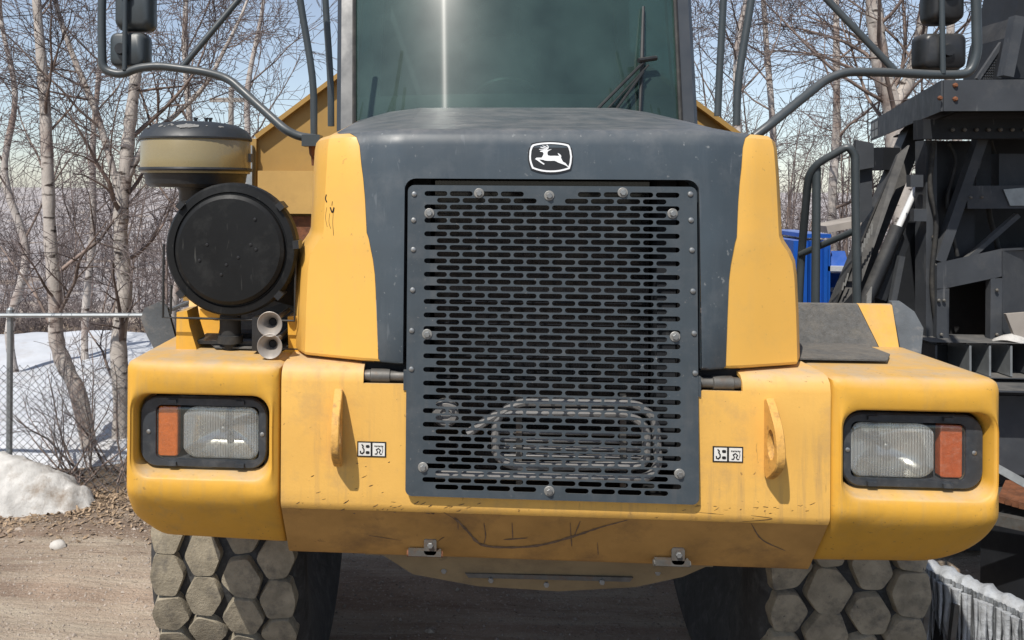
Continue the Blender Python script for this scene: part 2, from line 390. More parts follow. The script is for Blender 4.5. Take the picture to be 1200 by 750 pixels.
def axis(lo, hi, step, far):
    a = np.arange(lo, hi, step); e = [hi]
    while e[-1] < far: e.append(e[-1]+max(step, (e[-1]-hi)*.25+step))
    s = [lo-step]
    while s[-1] > -far: s.append(s[-1]-max(step, (lo-s[-1])*.25+step))
    return np.concatenate([s[::-1], a, e])
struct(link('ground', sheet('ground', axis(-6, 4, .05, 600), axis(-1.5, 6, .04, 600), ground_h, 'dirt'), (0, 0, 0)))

m = mat('snow', (.53, .55, .585), .6, var=.12, vs=1.2, bump=(7, .6), grime=((.38, .34, .30), .6, 2.6), spec=.3)
m = mat('snow_dirty', (.50, .485, .46), .7, var=.18, vs=9, bump=(22, 1.), grime=((.20, .15, .105), 1., 5.), scr=((.2, .16, .12), .5, 12))
def snow_h(x, y):
    d = y-fence_y(x)-.25
    edge = np.clip((d+.12*wob(x, y, 3, 5))/.6, 0, 1)
    fall = np.clip((y-8.0)/2.5, 0, 1)
    h = GZ - .15 + edge*(.26 + .05*wob(x, y, 1.5, 6) + .02*wob(x, y, 6, 9) + .035*np.clip(d, 0, 6)) - fall*1.2
    right = np.clip((x+2.6)/.8, 0, 1); return h - right*.6
struct(link('snow_field', sheet('snow_field', np.arange(-14, -1.6, .08), np.arange(2.3, 13.5, .09), snow_h, 'snow'), (0, 0, 0)))

# heap of old snow in front of the fence
hc = atZ(0, 598, GZ)
def heap_h(x, y):
    u = (x-(hc.x-.10))/.75; v = (y-(hc.y+.18))/.28
    r = 1-np.clip(np.sqrt(np.abs(u)**2.2+np.abs(v)**2), 0, 1.2)
    left = np.clip((hc.x+.2-x)/.9, 0, 1)*.10
    return np.clip(r, -.2, 1)**1*.36 + left*(r > 0)*1.0 - .03 + .02*wob(x, y, 9, 3)*(r > -.1) + .012*wob(x, y, 26, 4)
def heap_h2(x, y): return GZ + np.where(heap_h(x, y) > -.03, np.sqrt(np.clip(heap_h(x, y), 0, 1))*.62 - .03 + .018*wob(x, y, 16, 8) + .010*wob(x, y, 45, 18) + .006*wob(x, y, 90, 19), -.06)
tag(link('snow_heap', sheet('snow_heap', np.arange(hc.x-1.5, hc.x+.85, .022), np.arange(hc.y-.22, hc.y+.6, .022), heap_h2, 'snow_dirty'), (0, 0, 0)),
    'low heap of dirty old snow lying against the wire fence', 'snow heap')

# ---------------- scattered leaves, gravel
def scatter(name, pts, sizes, m, flat, seed):
    r = np.random.default_rng(seed); n = len(pts)
    if flat:   # curled leaf: two triangles folded along the middle
        base = np.array([[-1, 0, .15], [0, -.5, 0], [1, 0, .15], [0, .5, .25]]); F = np.array([[0, 1, 3], [1, 2, 3]])
    else:
        base = np.array([[1, 0, 0], [0, 1, 0], [-1, 0, 0], [0, -1, 0], [0, 0, .7], [0, 0, -.5]], float); F = np.array([[0, 1, 4], [1, 2, 4], [2, 3, 4], [3, 0, 4], [1, 0, 5], [2, 1, 5], [3, 2, 5], [0, 3, 5]])
    a = r.uniform(0, 6.28, n); c, s = np.cos(a), np.sin(a); k = len(base)
    B = base[None]*(1+.35*r.standard_normal((n, k, 1)))*sizes[:, None, None]
    tx = r.normal(0, .35 if flat else .2, (n, 1)); Vv = np.empty((n, k, 3))
    Vv[..., 0] = B[..., 0]*c[:, None]-B[..., 1]*s[:, None]; Vv[..., 1] = B[..., 0]*s[:, None]+B[..., 1]*c[:, None]; Vv[..., 2] = B[..., 2]+tx*B[..., 0]
    Vv += pts[:, None, :]; F = (F[None]+(np.arange(n)*k)[:, None, None]).reshape(-1, 3)
    return link(name, np_mesh(name, Vv, F, m, False), (0, 0, 0))
mat('leaf_litter', (.22, .155, .10), .9, var=.5, vs=40, col2=(.34, .25, .17), spec=.1)
mat('pebbles', (.33, .28, .235), .9, var=.45, vs=30, spec=.2)
n = 9000
x = rng.uniform(-6, -1.5, n); y = fence_y(x) - np.abs(rng.normal(0, .33, n)) + .12
z = ground_h(x, y)+.006
tag(scatter('leaf_litter', np.stack([x, y, z], 1), rng.uniform(.008, .024, n), 'leaf_litter', True, 1), 'brown dead leaves and twigs strewn along the foot of the fence', 'dead leaves', kind='stuff')
n = 16000
x = np.concatenate([rng.uniform(-5, -1.3, n//2), rng.uniform(-1.6, 3, n//2)]); y = np.concatenate([rng.uniform(.8, 3.2, n//2), rng.uniform(1.2, 5, n//2)])
tag(scatter('gravel', np.stack([x, y, ground_h(x, y)+.001], 1), rng.lognormal(-5.3, .45, n), 'pebbles', False, 2), 'small stones and gravel spread over the dirt yard', 'gravel', kind='stuff')
p = atZ(67, 640, GZ+.01)
mb = MB(); 
for k in range(1):
    lo = []
    for h, r in ((-.02, .03), (.0, .042), (.02, .036), (.034, .018)):
        lo.append([p+V((r*1.25*math.cos(a)*(1+.12*math.sin(3*a+1)), r*math.sin(a), h+.004*math.sin(2*a))) for a in [2*math.pi*q/9 for q in range(9)]])
    mb.loft(lo)
mat('pale_stone', (.52, .49, .45), .8, var=.15, vs=30)
tag(mb.build('stone', 'pale_stone', None, 50), 'pale fist sized stone lying on the dirt at left', 'stone')

# ---------------- chain link fence
fence = thing('chain_link_fence', 'grey galvanised chain link fence with pipe top rail in front of the birches', 'fence', (FEN1.x, FEN1.y, GZ))
FL = V((FEN0.x-2.5, fence_y(FEN0.x-2.5), GZ)); FR = V((FEN1.x, FEN1.y, GZ)); FB = FR + V((.15, 6, 0))
for a, b in ((FL, FR), (FR, FB)):
    MB().tube([a+V((0, 0, FH)), b+V((0, 0, FH))], .017, 8).build('top_rail', 'galv', fence)
for p in (atZ(11, 580, GZ), FR, FL, FR.lerp(FB, .5), FB):
    p = V((p.x, p.y if p is FB or (p-FR.lerp(FB, .5)).length < .01 else fence_y(p.x), GZ)) + V((0, .03, 0))
    po = MB().tube([p+V((0, 0, -.1)), p+V((0, 0, FH+.01))], .022, 10).build('post', 'galv', fence)
    MB().lathe([(.026, 0), (.026, .025), (.012, .04)], p+V((0, 0, FH+.012)), 'Z', 10).build('post_cap', 'galv', po)
def chain(a, b, name):
    d = (b-a); Ln = d.length; d.normalize(); sp = .0565; P0 = []; P1 = []
    nrm = V((d.y, -d.x, 0))
    k = -FH
    while k < Ln:
        for sgn in (1, -1):
            u0, u1 = (k, k+FH); z0, z1 = (GZ+.02, GZ+FH)
            if sgn < 0: z0, z1 = z1, z0
            if u0 < 0: t = -u0/FH; u0 = 0; z0 = z0+(z1-z0)*t
            if u1 > Ln: t = (Ln-k)/FH; z1 = GZ+(.02 if sgn > 0 else FH)+((FH-.02)*(1 if sgn > 0 else -1))*t; u1 = Ln
            if u1 <= u0: continue
            P0.append(a+d*u0+V((0, 0, z0))+nrm*.0015*sgn); P1.append(a+d*u1+V((0, 0, z1))+nrm*.0015*sgn)
        k += sp*1.0
    me = segs_mesh(name, np.array([tuple(p) for p in P0]), np.array([tuple(p) for p in P1]), np.full(len(P0), .0021), np.full(len(P0), .0021), 'wire')
    o = link(name, me, (0, 0, 0)); o.parent = fence; o.location = -WORLD[fence.name]; o['kind'] = 'stuff'
def segs_mesh(name, P, Q, r0, r1, m, nside=3, mi=None):
    d = Q-P; ln = np.linalg.norm(d, axis=1, keepdims=True)+1e-9; d = d/ln
    u = np.where(np.abs(d[:, 2:3]) < .8, np.array([[0, 0, 1.]]), np.array([[1., 0, 0]]))
    x = np.cross(d, u); x /= np.linalg.norm(x, axis=1, keepdims=True); y = np.cross(d, x)
    n = len(P); vv = np.empty((n, 2, nside, 3))
    for k in range(nside):
        a = 2*np.pi*k/nside; o = x*np.cos(a)+y*np.sin(a)
        vv[:, 0, k] = P+o*r0[:, None]; vv[:, 1, k] = Q+o*r1[:, None]
    F = np.array([[k, (k+1) % nside, nside+(k+1) % nside, nside+k] for k in range(nside)])
    F = (F[None]+(np.arange(n)*2*nside)[:, None, None]).reshape(-1, 4)
    me = np_mesh(name, vv, F, m, True)
    if mi is not None: me.polygons.foreach_set('material_index', np.repeat(mi, nside).astype(np.int32))
    return me
chain(FL, FR, 'wire_mesh'); chain(FR, FB, 'wire_mesh')

# ---------------- bare trees
def bark_mat(name, pale, dark, bands):
    m = mat(name, pale, .8, var=.18, vs=6, bump=(40, .5), spec=.2); N = m.node_tree.nodes; L = m.node_tree.links; b = N['Principled BSDF']
    g = N.new('ShaderNodeNewGeometry'); base = b.inputs['Base Color'].links[0].from_socket
    for sc, lo, hi, c in ((bands, .57, .66, dark), ((5, 5, 2.5), .50, .68, (.24, .18, .155))):
        mp = N.new('ShaderNodeMapping'); mp.inputs['Scale'].default_value = sc; L.new(g.outputs['Position'], mp.inputs[0])
        n = N.new('ShaderNodeTexNoise'); n.inputs['Scale'].default_value = 1; n.inputs['Detail'].default_value = 5; L.new(mp.outputs[0], n.inputs[0])
        r = N.new('ShaderNodeMapRange'); r.inputs[1].default_value = lo; r.inputs[2].default_value = hi; L.new(n.outputs[0], r.inputs[0])
        x = N.new('ShaderNodeMix'); x.data_type = 'RGBA'; L.new(r.outputs[0], x.inputs[0]); L.new(base, x.inputs[6]); x.inputs[7].default_value = (*c, 1); base = x.outputs[2]
    L.new(base, b.inputs['Base Color'])
bark_mat('birch_bark', (.44, .40, .365), (.06, .048, .042), (8, 8, 26))
bark_mat('birch_bark_far', (.44, .40, .37), (.09, .07, .06), (6, 6, 24))
mat('branch', (.115, .088, .075), .8, var=.4, vs=3, col2=(.24, .185, .16), spec=.2)
mat('twig', (.085, .068, .066), .8, var=.4, vs=1.5, col2=(.175, .145, .142), spec=.2)

def rnd_perp(d, r):
    v = r.standard_normal(3); v -= d*v.dot(d); return v/(np.linalg.norm(v)+1e-9)
class Segs:
    def __init__(s): s.P = []; s.Q = []; s.a = []; s.b = []
    def add(s, p, q, a, b): s.P.append(p); s.Q.append(q); s.a.append(a); s.b.append(b)
    def arrays(s): return np.array(s.P), np.array(s.Q), np.array(s.a), np.array(s.b)
def grow(sg, p, d, r, L, lvl, rs, rmin, kids, droop=0.):
    """one limb: curved, tapering, side limbs along it"""
    n = 6 if lvl >= 2 else 4 if lvl == 1 else 3
    st = L/n; rr = r; bendv = rnd_perp(d, rs)*.10
    for i in range(n):
        d = d + bendv + rs.standard_normal(3)*(.13 if lvl else .16); d[2] += (.07 if lvl >= 2 else -droop)
        d = d/np.linalg.norm(d); q = p+d*st; r2 = max(rmin, r*(1-.75*(i+1)/n))
        sg.add(p, q, rr, r2)
        if lvl > 0 and i >= (1 if lvl >= 2 else 0):
            for _ in range(kids[lvl] if rs.random() < .8 else kids[lvl]-1):
                a = rs.uniform(.45, 1.0); dd = d*np.cos(a)+rnd_perp(d, rs)*np.sin(a)
                t = rs.random(); grow(sg, p*(1-t)+q*t, dd, max(rmin, r2*rs.uniform(.4, .62)), L*rs.uniform(.34, .6), lvl-1, rs, rmin, kids, droop)
        p = q; rr = r2
        if rs.random() < .25: bendv = rnd_perp(d, rs)*.10
def tree(name, label, trunks, seed, bark='birch_bark', limb=1.2, nl=14, kids=(0, 2, 2, 1), rmin=.0022, lvl=2, start=.35, limbr=.42, droop=.03):
    """trunks: list of (points, radii)"""
    rs = np.random.default_rng(seed)
    base = V(trunks[0][0][0]); t = thing(name, label, 'tree', (base.x, base.y, GZ), 'bare birch trees')
    sg = Segs()
    for pts, rr in trunks:
        sm = cr(pts, 5); k = len(sm); rad_ = np.interp(np.linspace(0, 1, k), np.linspace(0, 1, len(rr)), rr)
        rad_ = rad_*(1+.06*rs.standard_normal(k)); rad_[0] *= 1.25
        MB().tube(sm, list(rad_), 9).build('trunk', bark, t, 60)
        for j in range(nl):
            u = start+(1-start)*(j+rs.random())/nl; f = u*(k-1); i = min(int(f), k-2)
            p = np.array(sm[i].lerp(sm[i+1], f-i)); d = np.array((sm[i+1]-sm[i]).normalized())
            a = rs.uniform(.55, 1.1); dd = d*np.cos(a)+rnd_perp(d, rs)*np.sin(a)
            grow(sg, p, dd, rad_[i]*rs.uniform(.22, limbr), limb*rs.uniform(.6, 1.25)*(1.15-.4*u), lvl, rs, rmin, kids, droop)
    P, Q, a, b = sg.arrays()
    me = segs_mesh('crown', P, Q, a, b, ['branch', 'twig'], 4, (a < .006).astype(int))
    o = link('crown', me, (0, 0, 0), None); o.parent = t; o.location = -WORLD[t.name]; WORLD[o.name] = V((0, 0, 0))
    return t, len(P)
def path(pxs, Y, dz0=None):
    return [at(x, y, yy) for (x, y), yy in zip(pxs, Y if isinstance(Y, (list, tuple)) else [Y]*len(pxs))]
NSEG = 0
T1 = path([(118, 590), (108, 540), (92, 462), (76, 428), (66, 395), (65, 345), (59, 280), (56, 200), (52, 110), (46, 40), (40, -40), (30, -160), (26, -290)], 4.0)
_, k = tree('birch_tree', 'pale crooked birch leaning left behind the fence near its post', [(T1, [.075, .068, .062, .058, .053, .048, .040, .030, .014])], 21, limb=1.25, nl=15, start=.30, kids=(0, 2, 2, 1)); NSEG += k
T2 = path([(138, 592), (141, 530), (142, 460), (139, 400), (146, 340), (141, 270), (146, 210), (153, 140), (160, 80), (166, 0), (172, -110), (178, -280)], 4.2)
T2b = path([(143, 240), (130, 190), (112, 130), (92, 82), (70, 20), (52, -60)], 4.2)
T2c = path([(150, 205), (176, 160), (205, 135), (240, 100), (262, 60), (290, 0), (310, -80)], [4.2, 4.3, 4.5, 4.6, 4.7, 4.8, 4.9])
_, k = tree('birch_tree', 'stout multi stemmed birch rising beside the truck mirror, reddish side stems', [(T2, [.072, .068, .066, .06, .05, .036, .018]), (T2b, [.032, .029, .024, .014]), (T2c, [.032, .024, .017, .009])], 22, limb=1.2, nl=12, start=.15); NSEG += k
T3 = path([(1062, 420), (1058, 260), (1050, 165), (1046, 128), (1034, 88), (1026, 30), (1020, -40), (1010, -160)], 7.0)
T3b = path([(1047, 126), (1066, 92), (1078, 46), (1086, -10), (1100, -130)], [7.0, 7.0, 6.9, 6.8, 6.8])
_, k = tree('birch_tree', 'thick pale forked birch standing behind the dark machine platform', [(T3, [.115, .108, .104, .10, .092, .078, .06]), (T3b, [.075, .068, .056, .04])], 23, limb=2.2, nl=14, start=.25, rmin=.003, limbr=.3); NSEG += k
spec = [  # px of foot, px of a point higher up, Y, radius, seed, label
 ((28, 440), (10, 100), 6.0, .05, 'slim bare birch at the far left edge, behind the leaning one'),
 ((100, 440), (112, 60), 6.5, .045, 'slim dark stemmed birch between the two large birches'),
 ((205, 440), (222, 40), 6.2, .05, 'slender birch seen above the air cleaner bowl'),
 ((268, 430), (300, 90), 8.5, .06, 'thin birch whose top shows left of the dump box'),
 ((862, 420), (872, 40), 6.5, .05, 'reddish thin birch beside the right hand grab rails'),
 ((915, 420), (905, 60), 8.0, .055, 'slender birch seen between hood and dark machine'),
 ((975, 420), (985, 40), 9.5, .07, 'thin birch behind the blue bin'),
 ((1130, 420), (1118, -40), 9.0, .07, 'birch half hidden behind the upper right mirror'),
]
for i, (a, b, Y, r, lab) in enumerate(spec):
    A = at(a[0], a[1], Y); B = at(b[0], b[1], Y); A = V((A.x, A.y, GZ-.2)); top = A+(B-A)*1.45
    rs = random.Random(40+i); pts = [A.lerp(top, k/6)+V((rs.uniform(-.1, .1), rs.uniform(-.1, .1), 0))*(k > 0) for k in range(7)]
    _, k = tree('birch_tree', lab, [(pts, [r, r*.9, r*.75, r*.55, r*.3])], 60+i, 'birch_bark_far', limb=1.6, nl=9, start=.25, rmin=.003, kids=(0, 2, 2, 1)); NSEG += k

# low leafless bush at the fence, in front of the trunks
sg = Segs(); rs = np.random.default_rng(5)
for k in range(26):
    p = np.array(at(rs.uniform(60, 150), 560, 3.5+rs.uniform(-.25, .25))); p[2] = GZ
    d = np.array([rs.normal(-.35, .6), rs.normal(0, .3), rs.uniform(.5, 1.2)]); d /= np.linalg.norm(d)
    grow(sg, p, d, rs.uniform(.005, .011), rs.uniform(.5, 1.1), 2, rs, .0015, (0, 1, 1))
P, Q, a, b = sg.arrays(); t = thing('leafless_bush', 'tangled leafless bush growing through the wire fence', 'bush', (float(P[:, 0].mean()), 3.5, GZ))
o = link('stems', segs_mesh('stems', P, Q, a, b, ['branch', 'twig'], 4, (a < .003).astype(int)), (0, 0, 0)); o.parent = t; o.location = -WORLD[t.name]; o['kind'] = 'stuff'

# far wood: one mass of stems and twigs
def far_wood(name, label, xr, yr, n, hr, seed, rmin, kids=(0, 2, 1), sub=10):
    sg = Segs(); rs = np.random.default_rng(seed)
    for k in range(n):
        u = rs.random(); Y = yr[0]+(yr[1]-yr[0])*rs.random()**1.2
        A = at(xr[0]+(xr[1]-xr[0])*u, 400, Y); p = np.array([A.x, A.y, GZ-.4]); H = hr[0]+(hr[1]-hr[0])*rs.random()**1.8
        d = np.array([rs.normal(0, .08), rs.normal(0, .08), 1.]); d /= np.linalg.norm(d); r = .007*H*rs.uniform(.6, 1.5)
        m_ = 7; rr = r
        for i in range(m_):
            d = d+rs.standard_normal(3)*.07; d[2] += .05; d /= np.linalg.norm(d); q = p+d*H/m_; r2 = max(rmin, r*(1-.85*(i+1)/m_)); sg.add(p, q, rr, r2)
            if i >= 1:
                for _ in range(sub//5+(rs.random() < (sub % 5)/5)):
                    a = rs.uniform(.4, 1.0); dd = d*np.cos(a)+rnd_perp(d, rs)*np.sin(a); t_ = rs.random()
                    grow(sg, p*(1-t_)+q*t_, dd, max(rmin, r2*.5), H*rs.uniform(.12, .26), 1, rs, rmin, kids)
            p = q; rr = r2
    P, Q, a, b = sg.arrays()
    o = link(name, segs_mesh(name, P, Q, a, b, ['branch', 'twig'], 3, (a < .012).astype(int)), (0, 0, 0))
    return tag(o, label, 'woodland', kind='stuff'), len(P)
_, k = far_wood('far_woodland', 'dense far thicket of leafless purple brown saplings behind the snow', (-60, 430), (9, 24), 270, (1.0, 3.7), 3, .0035); NSEG += k
_, k = far_wood('far_woodland', 'dense far thicket of leafless saplings right of the truck', (800, 1260), (8, 22), 250, (1.2, 5.2), 4, .0032); NSEG += k
print('segments', NSEG)

_, k = far_wood('low_scrub', 'low dark scrub along the far edge of the snow', (-80, 200), (8.6, 10.5), 170, (.5, 1.0), 8, .003, (0, 2, 1), 8); NSEG += k
# utility pole and wires
A = at(271, 102, 16); po = thing('utility_pole', 'thin grey utility pole far behind the dump box', 'pole', (A.x, A.y, GZ-.1))
MB().tube([V((A.x, A.y, GZ-.5)), A], [.085, .06], 10).build('pole_shaft', 'wood_pole', po)
MB().beam(A+V((-.5, 0, -.3)), A+V((.5, 0, -.3)), .08, .1).build('crossarm', 'wood_pole', po)
a = at(-120, 27, 12); b = at(330, -12, 20)
MB().tube([a.lerp(b, k/14)-V((0, 0, .12*math.sin(math.pi*k/14))) for k in range(15)], .012, 6)
w = MB().tube([a.lerp(b, k/14)-V((0, 0, .1*math.sin(math.pi*k/14))) for k in range(15)], .011, 6).build('power_line', 'black_rubber')
tag(w, 'thick dark overhead cable crossing the sky at upper left', 'cable')
a = at(-120, 62, 12); b = at(330, 40, 20)
w = MB().tube([a.lerp(b, k/14)-V((0, 0, .1*math.sin(math.pi*k/14))) for k in range(15)], .004, 6).build('power_line', 'black_rubber')
tag(w, 'thin overhead wire below the thick cable at upper left', 'cable')

# ================================================================== THE DUMP TRUCK
truck = thing('dump_truck', 'yellow and grey articulated dump truck seen from the front', 'truck', (0, 1.4, GZ))
def part(mb, name, m, parent=None, smooth=35, thick=0): return mb.build(name, m, parent or truck, smooth, thick)

# ---------------- bumper, centre section
XS = [-.832, -.70, -.575, -.432, -.20, 0, .20, .432, .575, .70, .832]
PR = [(.48, 1.345), (.05, 1.338), (.022, 1.332), (.006, 1.316), (0, 1.287), (0, 1.12), (0, .955), (0, .915), (.003, .902), (.012, .888), (.0745, .795), (.137, .7025), (.147, .692), (.16, .687), (.45, .682)]
def sk(i, j):
    if i < 6 and 3 <= j <= 6: return True                      # opening behind the grille
    if i < 4 and j in (2, 7): return True                      # notch for the hinge
    return False
bump = part(MB().grid([[(x, y, z) for x in XS] for y, z in PR[:10]], sk), 'bumper', 'yellow_steel', thick=.012)
low = part(MB().grid([[(x, y, z) for x in XS] for y, z in [(.0125, .8875)]+PR[10:]]), 'lower_bumper_face', 'yellow_scuffed_shade', thick=.012); low['label'] = 'scraped and muddy lower face of the bumper, its shade painted in'
# ridge strips next to the corner pieces, wear, decals
for s in (-1, 1):
    # lifting lug
    q = [(0, -.085), (0, .145), (-.018, .15), (-.085, .075), (-.10, .02), (-.10, -.02), (-.085, -.045), (-.02, -.095)]
    X = s*.650; mb = MB(); c = V((X, 0, 1.125)); hole = [(-.052+.026*math.cos(a), .02+.045*math.sin(a)) for a in [2*math.pi*k/24 for k in range(24)]]
    N = 48; cen = (-.05, .02); ro = polar(fillet(q, [.001, .001, .02, .05, .03, .03, .05, .02], 4), cen, N); rh = polar(hole, cen, N)
    an = [2*math.pi*k/N for k in range(N)]
    def lp(rr, x): return [c+V((x-X, cen[0]+r_*math.cos(a_), cen[1]+r_*math.sin(a_))) for r_, a_ in zip(rr, an)]
    t_ = .0125
    mb.loft([lp(rh, X-t_), lp([r-.003 for r in ro], X-t_), lp(ro, X-t_+.003), lp(ro, X+t_-.003), lp([r-.003 for r in ro], X+t_), lp(rh, X+t_), lp(rh, X-t_)], False, False)
    lug = part(mb, 'lifting_lug', 'yellow_rust', smooth=30); lug['label'] = 'rust worn lifting lug welded to the bumper'
    # hinge pin in the notch
    p0, p1 = V((s*.575, .03, 1.305)), V((s*.445, .03, 1.305))
    part(MB().box((s*.50, .10, 1.315), (.085, .045, .05)), 'hinge_pocket', 'dark_void', smooth=0)
    mb = MB().tube([p0, p0.lerp(p1, .15), p0.lerp(p1, .17), p0.lerp(p1, .62), p0.lerp(p1, .64), p1], [.017, .019, .022, .022, .017, .017], 14)
    hp = part(mb, 'hinge_pin', 'steel_dull')
    part(MB().box((s*.442, .025, 1.30), (.008, .03, .03)), 'hinge_plate', 'grille_grey', smooth=0)
# decals of a hook and chain, at the photograph's places
def flat(poly, plane_y, m, name, parent, th=.0012):
    return part(MB().prism([(x, plane_y, z) for x, z in poly], (0, -th, 0)), name, m, parent, 0)
def stroke(mb, pts, w, y, th=.0012):
    for (x0, z0), (x1, z1) in zip(pts, pts[1:]):
        d = V((x1-x0, 0, z1-z0)); l = d.length+1e-9; n = V((-d.z, 0, d.x))/l*w/2; e = d/l*w*.3
        a = V((x0, y, z0))-e; b = V((x1, y, z1))+e
        mb.prism([a+n, b+n, b-n, a-n], (0, -th, 0))
for px, py in ((435.5, 526.5), (853, 532.5)):
    c = at(px, py, -.002); u = .00264
    def R(x0, z0, x1, z1): return [(c.x+x0*u, c.z+z0*u), (c.x+x1*u, c.z+z0*u), (c.x+x1*u, c.z+z1*u), (c.x+x0*u, c.z+z1*u)]
    d = flat(R(-17, -9, 17, 9), -.001, 'black_print', 'hook_decal', truck)
    flat(R(-15.5, -7.5, -1.2, 7.5), -.0024, 'white_print', 'decal_field', d); flat(R(1.2, -7.5, 15.5, 7.5), -.0024, 'white_print', 'decal_field', d)
    mb = MB()
    stroke(mb, [(c.x+x*u, c.z+z*u) for x, z in [(-11.5, 5.5), (-10, 4), (-10.5, 2), (-9, 0), (-9, -3), (-11, -5), (-13, -4.2), (-13.2, -2.2)]], 1.3*u, -.0038)
    for zz in (3.6, -3.6): mb.prism([(c.x+x*u, -.0038, c.z+(zz+z)*u) for x, z in rrect(2.3, 1.7, 1.2, 3)], (0, -.001, 0)) if 0 else mb.prism([(c.x+(-4.6+x)*u, -.0038, c.z+(zz+z)*u) for x, z in rrect(2.2, 1.6, 1.1, 3)], (0, -.001, 0))
    stroke(mb, [(c.x+x*u, c.z+z*u) for x, z in [(4, -5), (6, -5), (7, -2.5), (5.5, 0), (8, 1.5), (10.5, -.5), (9, -3), (10, -5), (12, -5)]], 1.0*u, -.0038)
    stroke(mb, [(c.x+x*u, c.z+z*u) for x, z in [(12.5, -3.5), (13.2, 0), (12.5, 3)]], .5*u, -.0038)
    for k in range(6): mb.box((c.x+(4+k*1.8)*u, -.0043, c.z+(4.2-.2*(k % 2))*u), (.6*u, .0005, .7*u))
    part(mb, 'hook_symbol', 'black_print', d, 0)

# scrapes on the lower bumper face: follow the tilted face
nb = V((0, -.083, -.075)).normalized()                # tilted face normal (outwards, down)
pb = V((0, .0125, .8875)); nb = V((0, -(0.8875-.7025), -(.137-.0125))).normalized()
def scrape(pts, w, name='scrape'):
    P = []
    for x, y in pts:
        p = atP(x, y, pb, nb); 
        if p.z > .895: p = at(x, y, 0.0); p = p+V((0, -.0012, 0))
        else: p = p+nb*.0015
        P.append(p)
    P = cr(P, 5); mb = MB(); rs = random.Random(len(pts)*7+int(pts[0][0])); L_ = []; R_ = []
    for i, p in enumerate(P):
        t = (P[min(i+1, len(P)-1)]-P[max(i-1, 0)]).normalized(); n = t.cross(V((0, -1, -.7)).normalized()).normalized()
        ww = w*(.35+.65*math.sin(math.pi*min(1, max(0, (i+.3)/(len(P)-.4)))))*rs.uniform(.55, 1.2)
        L_.append(p+n*ww/2); R_.append(p-n*ww/2)
    mb.grid([L_, R_]); return part(mb, name, 'scratch_brown', bump, 0)
for pts, w in (([(533, 606), (548, 622), (565, 638), (600, 641), (635, 638), (672, 628), (702, 618), (735, 609)], .015),
               ([(567, 612), (569, 628), (566, 640)], .004), ([(600, 612), (601, 632)], .004), ([(590, 632), (618, 630)], .008), ([(668, 612), (670, 640)], .004),
               ([(680, 610), (672, 630)], .004), ([(432, 627), (470, 633)], .003), ([(700, 635), (701, 650)], .003), ([(520, 600), (535, 610), (537, 620)], .004), ([(880, 613), (893, 632), (920, 645)], .005), ([(870, 611), (905, 608), (880, 604)], .004), ([(815, 600), (848, 603)], .003)): scrape(pts, w)
rs = random.Random(3)
for k in range(58):
    x = rs.choice([rs.uniform(345, 480), rs.uniform(480, 560), rs.uniform(780, 960), rs.uniform(400, 470)]); y = rs.uniform(590, 603) if x > 480 or rs.random() < .6 else rs.uniform(540, 590)
    a = rs.uniform(-.2, .7); l = rs.uniform(2, 7); scrape([(x, y), (x+l*.5, y-l*.4*a), (x+l, y-l*a)], rs.uniform(.002, .005))

